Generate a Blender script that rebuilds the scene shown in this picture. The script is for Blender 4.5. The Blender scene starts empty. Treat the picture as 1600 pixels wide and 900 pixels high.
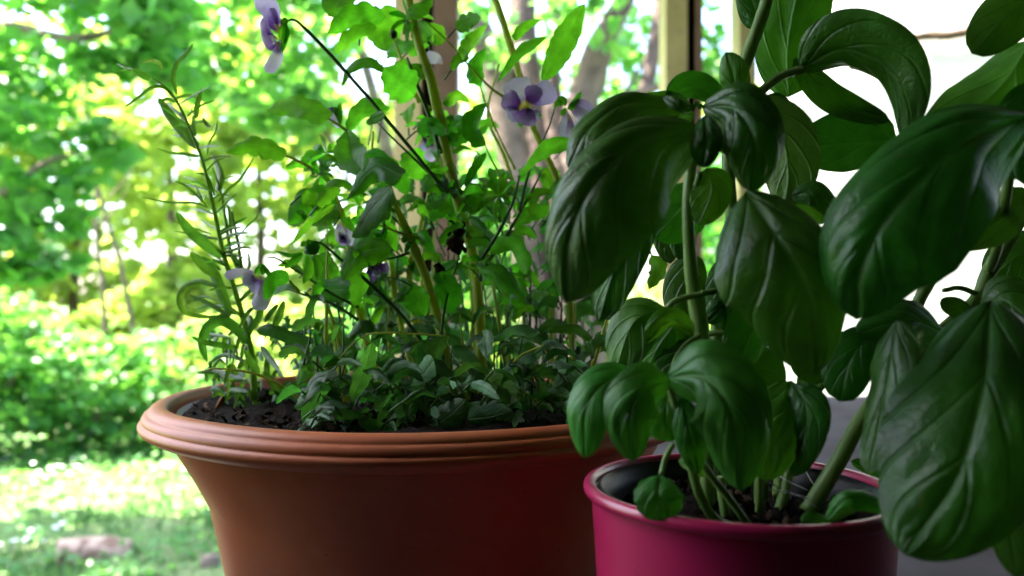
import bpy, math, random
import numpy as np
from mathutils import Vector, noise as mnoise
random.seed(7); np.random.seed(7)
C = bpy.context.scene.collection
S = bpy.context.scene

# ------------------------------------------------------------------ camera, light, exposure
EYE = Vector((0.0, 0.0, 1.60)); F = 1200.0; HOR = 470.0
cam = bpy.data.cameras.new('camera'); cam_o = bpy.data.objects.new('camera', cam); C.objects.link(cam_o)
cam_o.location = EYE; cam_o.rotation_euler = (math.pi/2, 0, 0)
cam.sensor_width = 36.0; cam.lens = 36.0*F/1600.0; cam.shift_y = (HOR-450.0)/1600.0
cam.clip_start = 0.02; cam.clip_end = 600.0
cam.dof.use_dof = True; cam.dof.focus_distance = 0.375; cam.dof.aperture_fstop = 7.4
S.camera = cam_o

SUN_DIR = Vector((-0.46, 0.08, 0.88)).normalized()           # towards the sun
SUN_EL = math.asin(SUN_DIR.z); SUN_AZ = math.atan2(SUN_DIR.x, SUN_DIR.y)
w = bpy.data.worlds.new('World'); S.world = w; w.use_nodes = True
nt = w.node_tree; nt.nodes.clear()
sky = nt.nodes.new('ShaderNodeTexSky'); sky.sky_type = 'NISHITA'; sky.sun_disc = False
sky.sun_elevation = SUN_EL; sky.sun_rotation = SUN_AZ; sky.dust_density = 3.0; sky.air_density = 1.0
bg = nt.nodes.new('ShaderNodeBackground'); bg.inputs['Strength'].default_value = 0.10
wo = nt.nodes.new('ShaderNodeOutputWorld')
nt.links.new(sky.outputs[0], bg.inputs[0]); nt.links.new(bg.outputs[0], wo.inputs[0])
sl = bpy.data.lights.new('sun', 'SUN'); sl.energy = 5.0; sl.angle = math.radians(0.6); sl.color = (1.0, 0.93, 0.80)
so = bpy.data.objects.new('sun', sl); C.objects.link(so); so.location = (-6, 3, 9)
so.rotation_euler = SUN_DIR.to_track_quat('Z', 'Y').to_euler()
S.view_settings.view_transform = 'Standard'; S.view_settings.look = 'None'
S.view_settings.exposure = 3.7; S.view_settings.gamma = 1.0
S.render.engine = 'CYCLES'
S.cycles.use_denoising = True
S.cycles.max_bounces = 10; S.cycles.diffuse_bounces = 5; S.cycles.transmission_bounces = 6; S.cycles.caustics_reflective = False

# ------------------------------------------------------------------ materials
def mat(name, col, rough=0.6, spec=0.4, noise=None, bump=None, coat=0.0):
    """noise = (scale, colour2, lo, hi): blotches of a second colour; bump = (scale, strength, distance)"""
    m = bpy.data.materials.new(name); m.use_nodes = True; t = m.node_tree; N = t.nodes; L = t.links
    p = N['Principled BSDF']; p.inputs['Roughness'].default_value = rough
    p.inputs['Specular IOR Level'].default_value = spec; p.inputs['Base Color'].default_value = (*col, 1)
    if coat: p.inputs['Coat Weight'].default_value = coat; p.inputs['Coat Roughness'].default_value = 0.08
    tc = N.new('ShaderNodeTexCoord')
    if noise:
        n = N.new('ShaderNodeTexNoise'); n.inputs['Scale'].default_value = noise[0]; n.inputs['Detail'].default_value = 6
        r = N.new('ShaderNodeValToRGB'); r.color_ramp.elements[0].position = noise[2]; r.color_ramp.elements[1].position = noise[3]
        r.color_ramp.elements[0].color = (*col, 1); r.color_ramp.elements[1].color = (*noise[1], 1)
        L.new(tc.outputs['Object'], n.inputs[0]); L.new(n.outputs[0], r.inputs[0]); L.new(r.outputs[0], p.inputs['Base Color'])
    if bump:
        n = N.new('ShaderNodeTexNoise'); n.inputs['Scale'].default_value = bump[0]; n.inputs['Detail'].default_value = 5
        b = N.new('ShaderNodeBump'); b.inputs['Strength'].default_value = bump[1]; b.inputs['Distance'].default_value = bump[2]
        L.new(tc.outputs['Object'], n.inputs[0]); L.new(n.outputs[0], b.inputs['Height']); L.new(b.outputs[0], p.inputs['Normal'])
    return m

def leaf_mat(name, top, under, vein, trans, tw=0.4, rough=0.42, spec=0.45, noise_scale=60, bump=0.25, lateral=0.0, lat=0.38, groove=0.0007, specks=False, vary=0.15):
    """leaf with paler underside, a pale midrib read from the UV, light coming through"""
    m = bpy.data.materials.new(name); m.use_nodes = True; t = m.node_tree; N = t.nodes; L = t.links
    p = N['Principled BSDF']; out = N['Material Output']
    p.inputs['Roughness'].default_value = rough; p.inputs['Specular IOR Level'].default_value = spec
    geo = N.new('ShaderNodeNewGeometry'); tc = N.new('ShaderNodeTexCoord'); oi = N.new('ShaderNodeObjectInfo')
    mix = N.new('ShaderNodeMix'); mix.data_type = 'RGBA'
    mix.inputs['A'].default_value = (*top, 1); mix.inputs['B'].default_value = (*under, 1)
    L.new(geo.outputs['Backfacing'], mix.inputs['Factor'])
    no = N.new('ShaderNodeTexNoise'); no.inputs['Scale'].default_value = noise_scale; no.inputs['Detail'].default_value = 5
    L.new(tc.outputs['Object'], no.inputs[0])
    hsv = N.new('ShaderNodeHueSaturation')
    mr = N.new('ShaderNodeMapRange'); mr.inputs['From Min'].default_value = 0.3; mr.inputs['From Max'].default_value = 0.7
    mr.inputs['To Min'].default_value = 0.72; mr.inputs['To Max'].default_value = 1.3
    rv = N.new('ShaderNodeMapRange'); rv.inputs['To Min'].default_value = 1-vary; rv.inputs['To Max'].default_value = 1+vary*0.5
    m7 = N.new('ShaderNodeMath'); m7.operation = 'MULTIPLY'; m7.inputs[1].default_value = 7.13; m8 = N.new('ShaderNodeMath'); m8.operation = 'FRACT'
    L.new(oi.outputs['Random'], m7.inputs[0]); L.new(m7.outputs[0], m8.inputs[0]); L.new(m8.outputs[0], rv.inputs['Value'])
    mu = N.new('ShaderNodeMath'); mu.operation = 'MULTIPLY'; L.new(no.outputs[0], mr.inputs['Value']); L.new(mr.outputs[0], mu.inputs[0]); L.new(rv.outputs[0], mu.inputs[1]); L.new(mu.outputs[0], hsv.inputs['Value'])
    mh = N.new('ShaderNodeMapRange'); mh.inputs['To Min'].default_value = 0.485; mh.inputs['To Max'].default_value = 0.515
    L.new(oi.outputs['Random'], mh.inputs['Value']); L.new(mh.outputs[0], hsv.inputs['Hue'])
    L.new(mix.outputs['Result'], hsv.inputs['Color'])
    sep = N.new('ShaderNodeSeparateXYZ'); L.new(tc.outputs['UV'], sep.inputs[0])
    sub = N.new('ShaderNodeMath'); sub.operation = 'SUBTRACT'; sub.inputs[1].default_value = 0.5; L.new(sep.outputs[0], sub.inputs[0])
    ab = N.new('ShaderNodeMath'); ab.operation = 'ABSOLUTE'; L.new(sub.outputs[0], ab.inputs[0])
    vr = N.new('ShaderNodeMapRange'); vr.inputs['From Min'].default_value = 0.008; vr.inputs['From Max'].default_value = 0.035
    vr.inputs['To Min'].default_value = 0.75; vr.inputs['To Max'].default_value = 0.0; L.new(ab.outputs[0], vr.inputs['Value'])
    vfac = vr.outputs[0]
    if lateral:
        # fine side veins: |sin| of (v*n - |u|*k)
        a = N.new('ShaderNodeMath'); a.operation = 'MULTIPLY'; a.inputs[1].default_value = lateral; L.new(sep.outputs[1], a.inputs[0])
        b = N.new('ShaderNodeMath'); b.operation = 'MULTIPLY_ADD'; b.inputs[1].default_value = -lateral*1.10; L.new(ab.outputs[0], b.inputs[0]); L.new(a.outputs[0], b.inputs[2])
        c = N.new('ShaderNodeMath'); c.operation = 'PINGPONG'; c.inputs[1].default_value = 0.5; L.new(b.outputs[0], c.inputs[0])
        d = N.new('ShaderNodeMapRange'); d.inputs['From Min'].default_value = 0.0; d.inputs['From Max'].default_value = 0.06
        d.inputs['To Min'].default_value = lat; d.inputs['To Max'].default_value = 0.0; L.new(c.outputs[0], d.inputs['Value'])
        e = N.new('ShaderNodeMath'); e.operation = 'MAXIMUM'; L.new(vfac, e.inputs[0]); L.new(d.outputs[0], e.inputs[1]); vfac = e.outputs[0]
    mv = N.new('ShaderNodeMix'); mv.data_type = 'RGBA'; mv.inputs['B'].default_value = (*vein, 1)
    L.new(vfac, mv.inputs['Factor']); L.new(hsv.outputs[0], mv.inputs['A']); L.new(mv.outputs['Result'], p.inputs['Base Color'])
    n2 = N.new('ShaderNodeTexNoise'); n2.inputs['Scale'].default_value = noise_scale*6; n2.inputs['Detail'].default_value = 3; L.new(tc.outputs['Object'], n2.inputs[0])
    bp = N.new('ShaderNodeBump'); bp.inputs['Strength'].default_value = bump; bp.inputs['Distance'].default_value = 0.0008
    L.new(n2.outputs[0], bp.inputs['Height']); L.new(bp.outputs[0], p.inputs['Normal'])
    if lateral:
        wv = N.new('ShaderNodeTexNoise'); wv.inputs['Scale'].default_value = noise_scale*1.6; wv.inputs['Detail'].default_value = 4; L.new(tc.outputs['Object'], wv.inputs[0])
        b3 = N.new('ShaderNodeBump'); b3.inputs['Strength'].default_value = 0.28; b3.inputs['Distance'].default_value = 0.0010; L.new(wv.outputs[0], b3.inputs['Height'])
        if specks:
            vo = N.new('ShaderNodeTexVoronoi'); vo.feature = 'DISTANCE_TO_EDGE'; vo.inputs['Scale'].default_value = 300; L.new(tc.outputs['Object'], vo.inputs['Vector'])
            vm = N.new('ShaderNodeMapRange'); vm.interpolation_type = 'SMOOTHSTEP'; vm.inputs['From Max'].default_value = 0.22; L.new(vo.outputs['Distance'], vm.inputs['Value'])
            b4 = N.new('ShaderNodeBump'); b4.inputs['Strength'].default_value = 0.2; b4.inputs['Distance'].default_value = 0.0005; L.new(vm.outputs[0], b4.inputs['Height']); L.new(b4.outputs[0], b3.inputs['Normal'])
        d2 = N.new('ShaderNodeMapRange'); d2.interpolation_type = 'SMOOTHSTEP'; d2.inputs['From Max'].default_value = 0.11; L.new(c.outputs[0], d2.inputs['Value'])
        m2 = N.new('ShaderNodeMapRange'); m2.interpolation_type = 'SMOOTHSTEP'; m2.inputs['From Max'].default_value = 0.04; L.new(ab.outputs[0], m2.inputs['Value'])
        mm = N.new('ShaderNodeMath'); mm.operation = 'MINIMUM'; L.new(d2.outputs[0], mm.inputs[0]); L.new(m2.outputs[0], mm.inputs[1])
        b2 = N.new('ShaderNodeBump'); b2.inputs['Strength'].default_value = 0.85; b2.inputs['Distance'].default_value = groove; L.new(mm.outputs[0], b2.inputs['Height'])
        L.new(b3.outputs[0], b2.inputs['Normal']); L.new(b2.outputs[0], bp.inputs['Normal'])
    if specks:
        sn = N.new('ShaderNodeTexNoise'); sn.inputs['Scale'].default_value = 130; sn.inputs['Detail'].default_value = 2; L.new(tc.outputs['Object'], sn.inputs[0])
        sr = N.new('ShaderNodeMapRange'); sr.inputs['From Min'].default_value = 0.715; sr.inputs['From Max'].default_value = 0.76; sr.inputs['To Max'].default_value = 0.7; L.new(sn.outputs[0], sr.inputs['Value'])
        sm = N.new('ShaderNodeMix'); sm.data_type = 'RGBA'; sm.inputs['B'].default_value = (0.10, 0.06, 0.025, 1)
        L.new(sr.outputs[0], sm.inputs['Factor']); L.new(mv.outputs['Result'], sm.inputs['A']); L.new(sm.outputs['Result'], p.inputs['Base Color'])
    tr = N.new('ShaderNodeBsdfTranslucent')
    h2 = N.new('ShaderNodeHueSaturation'); L.new(mu.outputs[0], h2.inputs['Value']); h2.inputs['Color'].default_value = (*trans, 1); L.new(mh.outputs[0], h2.inputs['Hue'])
    L.new(h2.outputs[0], tr.inputs['Color'])
    ms = N.new('ShaderNodeMixShader'); ms.inputs[0].default_value = tw
    L.new(p.outputs[0], ms.inputs[1]); L.new(tr.outputs[0], ms.inputs[2]); L.new(ms.outputs[0], out.inputs['Surface'])
    return m

def petal_mat(name, base, tipc, streak, centre):
    m = bpy.data.materials.new(name); m.use_nodes = True; t = m.node_tree; N = t.nodes; L = t.links
    p = N['Principled BSDF']; out = N['Material Output']; p.inputs['Roughness'].default_value = 0.65; p.inputs['Specular IOR Level'].default_value = 0.2
    tc = N.new('ShaderNodeTexCoord'); sep = N.new('ShaderNodeSeparateXYZ'); L.new(tc.outputs['UV'], sep.inputs[0])
    no = N.new('ShaderNodeTexNoise'); no.inputs['Scale'].default_value = 9; L.new(tc.outputs['UV'], no.inputs[0])
    ad = N.new('ShaderNodeMath'); ad.operation = 'MULTIPLY_ADD'; ad.inputs[1].default_value = 0.3; L.new(no.outputs[0], ad.inputs[0]); L.new(sep.outputs[1], ad.inputs[2])
    r = N.new('ShaderNodeValToRGB'); L.new(ad.outputs[0], r.inputs[0]); e = r.color_ramp.elements
    e[0].position = 0.27; e[0].color = (*centre, 1); e[1].position = 0.95; e[1].color = (*tipc, 1)
    x = e.new(0.38); x.color = (*streak, 1); x = e.new(0.62); x.color = (*base, 1)
    L.new(r.outputs[0], p.inputs['Base Color'])
    tr = N.new('ShaderNodeBsdfTranslucent'); L.new(r.outputs[0], tr.inputs[0])
    ms = N.new('ShaderNodeMixShader'); ms.inputs[0].default_value = 0.45
    L.new(p.outputs[0], ms.inputs[1]); L.new(tr.outputs[0], ms.inputs[2]); L.new(ms.outputs[0], out.inputs['Surface'])
    return m

def cloud_mat(name, cols, trans, tw=0.5):
    """foliage seen far off: colour differs from leaf to leaf"""
    m = bpy.data.materials.new(name); m.use_nodes = True; t = m.node_tree; N = t.nodes; L = t.links
    p = N['Principled BSDF']; out = N['Material Output']; p.inputs['Roughness'].default_value = 0.45; p.inputs['Specular IOR Level'].default_value = 0.5
    g = N.new('ShaderNodeNewGeometry'); r = N.new('ShaderNodeValToRGB'); L.new(g.outputs['Random Per Island'], r.inputs[0])
    r.color_ramp.elements[0].color = (*cols[0], 1); r.color_ramp.elements[1].color = (*cols[2], 1); x = r.color_ramp.elements.new(0.55); x.color = (*cols[1], 1)
    L.new(r.outputs[0], p.inputs['Base Color'])
    tr = N.new('ShaderNodeBsdfTranslucent'); tr.inputs[0].default_value = (*trans, 1)
    ms = N.new('ShaderNodeMixShader'); ms.inputs[0].default_value = tw
    L.new(p.outputs[0], ms.inputs[1]); L.new(tr.outputs[0], ms.inputs[2]); L.new(ms.outputs[0], out.inputs['Surface'])
    return m

def stem_mat(name, c1, c2, trans, tw, sc):
    m = mat(name, c1, 0.45, 0.4, (sc, c2, 0.4, 0.7), (400, 0.2, 0.0006)); N = m.node_tree.nodes; L = m.node_tree.links
    tr = N.new('ShaderNodeBsdfTranslucent'); tr.inputs[0].default_value = (*trans, 1); ms = N.new('ShaderNodeMixShader'); ms.inputs[0].default_value = tw
    L.new(N['Principled BSDF'].outputs[0], ms.inputs[1]); L.new(tr.outputs[0], ms.inputs[2]); L.new(ms.outputs[0], N['Material Output'].inputs['Surface'])
    return m

M = {}
M['basil'] = leaf_mat('basil_leaf', (0.016, 0.088, 0.006), (0.055, 0.15, 0.016), (0.05, 0.14, 0.035), (0.035, 0.15, 0.004), 0.27, 0.43, 0.45, 70, 0.2, lateral=3.4, lat=.16, groove=.0006, specks=True)
M['young_or_backlit'] = leaf_mat('young_or_backlit_basil_leaf', (0.042, 0.195, 0.020), (0.07, 0.22, 0.025), (0.10, 0.26, 0.05), (0.06, 0.25, 0.006), 0.32, 0.46, 0.4, 70, 0.2, lateral=3.4, lat=.16, groove=.0005)  # young leaves; on larger leaves the backlit glow is put into this colour
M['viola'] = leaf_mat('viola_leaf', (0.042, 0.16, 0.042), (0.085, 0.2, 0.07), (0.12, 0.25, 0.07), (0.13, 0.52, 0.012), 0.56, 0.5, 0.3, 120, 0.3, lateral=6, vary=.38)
M['viola_lit'] = leaf_mat('backlit_viola_leaf', (0.05, 0.19, 0.03), (0.10, 0.24, 0.06), (0.12, 0.25, 0.06), (0.16, 0.56, 0.015), 0.68, 0.55, 0.25, 120, 0.3, lateral=6, vary=.1)  # brighter viola leaf copy; light from behind is put into its colour
M['low'] = leaf_mat('sage_viola_leaf', (0.075, 0.19, 0.085), (0.11, 0.22, 0.11), (0.14, 0.27, 0.12), (0.09, 0.34, 0.03), 0.35, 0.5, 0.35, 120, 0.3, lateral=6, vary=.5)
M['needle'] = leaf_mat('narrow_leaf', (0.04, 0.13, 0.035), (0.10, 0.2, 0.09), (0.09, 0.2, 0.05), (0.13, 0.34, 0.02), 0.42, 0.42, 0.4, 150, 0.15)
M['basil_stem'] = stem_mat('basil_stem', (0.17, 0.28, 0.07), (0.11, 0.21, 0.05), (0.22, 0.36, 0.06), 0.28, 50)
M['viola_stem'] = stem_mat('viola_stem', (0.40, 0.48, 0.09), (0.28, 0.40, 0.06), (0.55, 0.62, 0.08), 0.42, 60)
M['herb_stem'] = stem_mat('rosemary_stem', (0.28, 0.46, 0.10), (0.20, 0.36, 0.07), (0.36, 0.60, 0.08), 0.4, 60)
M['green_stem'] = stem_mat('green_stem', (0.05, 0.15, 0.03), (0.08, 0.17, 0.04), (0.08, 0.22, 0.03), 0.25, 80)
M['petal_white'] = petal_mat('pale_petal', (0.72, 0.68, 0.76), (0.62, 0.55, 0.78), (0.42, 0.28, 0.62), (0.55, 0.5, 0.25))
M['petal_lilac'] = petal_mat('lilac_petal', (0.45, 0.36, 0.68), (0.58, 0.50, 0.80), (0.16, 0.05, 0.36), (0.6, 0.5, 0.2))
M['petal_violet'] = petal_mat('violet_petal', (0.26, 0.10, 0.48), (0.50, 0.36, 0.70), (0.16, 0.05, 0.34), (0.5, 0.42, 0.08))
M['petal_dark'] = petal_mat('dark_petal', (0.06, 0.02, 0.10), (0.16, 0.10, 0.25), (0.02, 0.01, 0.03), (0.05, 0.03, 0.02))
M['petal_face'] = petal_mat('face_petal', (0.26, 0.10, 0.48), (0.46, 0.32, 0.68), (0.10, 0.02, 0.16), (0.62, 0.50, 0.05))
M['dry'] = mat('dry_flower', (0.02, 0.013, 0.012), 0.9, 0.1, (90, (0.12, 0.07, 0.03), 0.5, 0.75))
M['terracotta'] = mat('terracotta_plastic', (0.47, 0.120, 0.037), 0.48, 0.4, (16, (0.36, 0.095, 0.036), 0.35, 0.7), (160, 0.12, 0.0008))
M['pink'] = mat('pink_enamel', (0.40, 0.013, 0.085), 0.34, 0.45, (6, (0.34, 0.011, 0.07), 0.3, 0.7), (60, 0.03, 0.001), coat=0.2)
M['black'] = mat('black_plastic', (0.008, 0.008, 0.009), 0.45, 0.25)
M['soil'] = mat('dark_soil', (0.008, 0.006, 0.005), 0.95, 0.1, (70, (0.022, 0.016, 0.011), 0.5, 0.7), (260, 0.8, 0.003))
M['table'] = mat('grey_paint', (0.092, 0.082, 0.098), 0.85, 0.12, (9, (0.055, 0.048, 0.055), 0.40, 0.66), (120, 0.12, 0.001))
M['cream'] = mat('cream_paint', (0.66, 0.54, 0.27), 0.6, 0.3, (8, (0.54, 0.43, 0.20), 0.4, 0.7), (70, 0.2, 0.002))
M['brown'] = mat('brown_wood', (0.22, 0.135, 0.09), 0.7, 0.3, (12, (0.15, 0.09, 0.06), 0.4, 0.65), (90, 0.3, 0.002))
M['gap_dark'] = mat('dark_gap', (0.02, 0.013, 0.010), 0.8, 0.2)
M['white'] = mat('white_wall_paint', (0.80, 0.80, 0.80), 0.7, 0.3, (3, (0.74, 0.74, 0.76), 0.4, 0.7), (40, 0.15, 0.003))
M['blue'] = mat('blue_paint', (0.20, 0.34, 0.55), 0.5, 0.4)
M['siding'] = mat('house_siding', (0.05, 0.047, 0.045), 0.7, 0.3, (4, (0.04, 0.038, 0.035), 0.4, 0.7))
M['ceiling'] = mat('porch_ceiling', (0.07, 0.058, 0.05), 0.7, 0.3)
M['deck'] = mat('deck_boards', (0.07, 0.06, 0.05), 0.7, 0.3, (12, (0.05, 0.04, 0.035), 0.4, 0.7))
M['bark'] = mat('bark', (0.20, 0.15, 0.13), 0.85, 0.2, (9, (0.12, 0.085, 0.075), 0.4, 0.65), (25, 0.7, 0.03))
M['pale_bark'] = mat('pale_bark', (0.13, 0.090, 0.080), 0.85, 0.2, (7, (0.06, 0.042, 0.04), 0.4, 0.7), (20, 0.6, 0.03))
M['log'] = mat('weathered_wood', (0.52, 0.36, 0.29), 0.85, 0.2, (9, (0.20, 0.12, 0.09), 0.48, 0.62), (40, 0.6, 0.02))
M['cord'] = mat('brown_cord', (0.09, 0.065, 0.045), 0.9, 0.1, (60, (0.10, 0.07, 0.05), 0.4, 0.7))
M['crumbs'] = mat('bark_crumbs', (0.03, 0.02, 0.013), 0.95, 0.1, (200, (0.12, 0.08, 0.05), 0.5, 0.7))
M['web'] = mat('web_silk', (0.55, 0.55, 0.55), 0.6, 0.3)
M['deadleaf'] = mat('dead_leaf', (0.30, 0.16, 0.06), 0.8, 0.2, (60, (0.2, 0.1, 0.04), 0.4, 0.7))
M['lawn'] = mat('lawn_ground', (0.09, 0.17, 0.055), 0.9, 0.1, (1.3, (0.18, 0.20, 0.11), 0.42, 0.66), (30, 0.6, 0.03))
M['grass'] = cloud_mat('grass_blades', [(0.06, 0.17, 0.05), (0.12, 0.25, 0.08), (0.22, 0.29, 0.14)], (0.15, 0.34, 0.07), 0.4)
M['flowers'] = mat('white_blossom', (0.8, 0.8, 0.78), 0.6, 0.2)
M['dark_leaves'] = cloud_mat('dark_green_leaves', [(0.025, 0.11, 0.035), (0.06, 0.19, 0.06), (0.11, 0.24, 0.06)], (0.17, 0.52, 0.05), 0.5)
M['mid_leaves'] = cloud_mat('green_leaves', [(0.04, 0.16, 0.05), (0.09, 0.24, 0.07), (0.17, 0.31, 0.09)], (0.23, 0.58, 0.07), 0.45)
M['lime_leaves'] = cloud_mat('lime_leaves', [(0.12, 0.24, 0.035), (0.22, 0.34, 0.07), (0.36, 0.40, 0.13)], (0.48, 0.62, 0.10), 0.5)

def dirty(m, dust, amount, speck):
    """dust in soft patches and small dark specks over a plain surface"""
    N = m.node_tree.nodes; L = m.node_tree.links; p = N['Principled BSDF']; src = p.inputs['Base Color'].links[0].from_socket
    tc = N.new('ShaderNodeTexCoord'); cur = src
    for (sc, lo, hi, col, mx) in [(11, 0.50, 0.72, dust, amount), (38, 0.58, 0.70, dust, amount*0.8), (330, 0.70, 0.74, speck, 0.75)]:
        n = N.new('ShaderNodeTexNoise'); n.inputs['Scale'].default_value = sc; n.inputs['Detail'].default_value = 4; L.new(tc.outputs['Object'], n.inputs[0])
        r = N.new('ShaderNodeMapRange'); r.inputs['From Min'].default_value = lo; r.inputs['From Max'].default_value = hi; r.inputs['To Max'].default_value = mx; L.new(n.outputs[0], r.inputs['Value'])
        x = N.new('ShaderNodeMix'); x.data_type = 'RGBA'; x.inputs['B'].default_value = (*col, 1); L.new(r.outputs[0], x.inputs['Factor']); L.new(cur, x.inputs['A']); cur = x.outputs['Result']
    L.new(cur, p.inputs['Base Color'])
dirty(M['terracotta'], (0.42, 0.20, 0.12), 0.30, (0.10, 0.05, 0.03)); dirty(M['pink'], (0.36, 0.06, 0.10), 0.18, (0.12, 0.01, 0.03)); dirty(M['cream'], (0.30, 0.24, 0.16), 0.4, (0.1, 0.08, 0.05))

# ------------------------------------------------------------------ helpers
def P(px, py, d):
    """a point d metres in front of the lens that the photograph shows at (px, py)"""
    return Vector(((px-800.0)/F*d, d, EYE.z-(py-HOR)/F*d))

def tag(o, label=None, cat=None, group=None, kind=None):
    if label: o['label'] = label
    if cat: o['category'] = cat
    if group: o['group'] = group
    if kind: o['kind'] = kind
    return o

def empty(name, loc, label, cat, group=None):
    o = bpy.data.objects.new(name, None); C.objects.link(o); o.location = loc; o.empty_display_size = 0.02
    return tag(o, label, cat, group)

def link(name, me, parent=None, smooth=True):
    o = bpy.data.objects.new(name, me); C.objects.link(o)
    if smooth: me.polygons.foreach_set('use_smooth', [True]*len(me.polygons))
    if parent is not None: o.parent = parent
    return o

def local(verts, parent):
    v = np.asarray(verts, dtype=float)
    if parent is not None:
        base = np.zeros(3); q = parent
        while q is not None:
            base += np.array(q.location); q = q.parent
        v = v - base
    return v

def mesh_obj(name, verts, faces, m, parent=None, smooth=True):
    me = bpy.data.meshes.new(name); me.from_pydata(local(verts, parent).tolist(), [], [list(f) for f in faces])
    for x in (m if isinstance(m, (list, tuple)) else [m]): me.materials.append(x)
    return link(name, me, parent, smooth)

def spline(pts, n):
    """Catmull-Rom through pts, n samples"""
    p = np.array([list(q) for q in pts], dtype=float)
    if len(p) == 2: p = np.array([p[0], (p[0]+p[1])/2, p[1]])
    e = np.vstack([2*p[0]-p[1], p, 2*p[-1]-p[-2]]); k = len(p)-1
    out = []
    for s in np.linspace(0, k, n):
        i = min(int(s), k-1); t = s-i; a, b, c, d = e[i], e[i+1], e[i+2], e[i+3]
        out.append(0.5*((2*b)+(-a+c)*t+(2*a-5*b+4*c-d)*t*t+(-a+3*b-3*c+d)*t**3))
    return np.array(out)

def tube_geo(pts, radii, seg=8, n=None, wob=0.0):
    n = n or max(6, 4*len(pts)); c = spline(pts, n)
    r = np.interp(np.linspace(0, 1, n), np.linspace(0, 1, len(radii)), radii)
    T = np.gradient(c, axis=0); T /= np.linalg.norm(T, axis=1)[:, None]+1e-12
    a = np.array([0.31, -0.52, 0.79]); V = []
    for i in range(n):
        u = np.cross(T[i], a); u /= np.linalg.norm(u)+1e-12; v = np.cross(T[i], u)
        for k in range(seg):
            th = 2*math.pi*k/seg; rr = r[i]*(1+wob*math.sin(3*th+i*0.7)+wob*random.uniform(-1, 1))
            V.append(c[i]+rr*(math.cos(th)*u+math.sin(th)*v))
    Fc = [(i*seg+k, i*seg+(k+1) % seg, (i+1)*seg+(k+1) % seg, (i+1)*seg+k) for i in range(n-1) for k in range(seg)]
    Fc.append(tuple(range(seg))[::-1]); Fc.append(tuple((n-1)*seg+k for k in range(seg)))
    return V, Fc

def tube(name, pts, radii, m, parent=None, seg=8, n=None, wob=0.0):
    v, f = tube_geo(pts, radii, seg, n, wob); return mesh_obj(name, v, f, m, parent)

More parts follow.
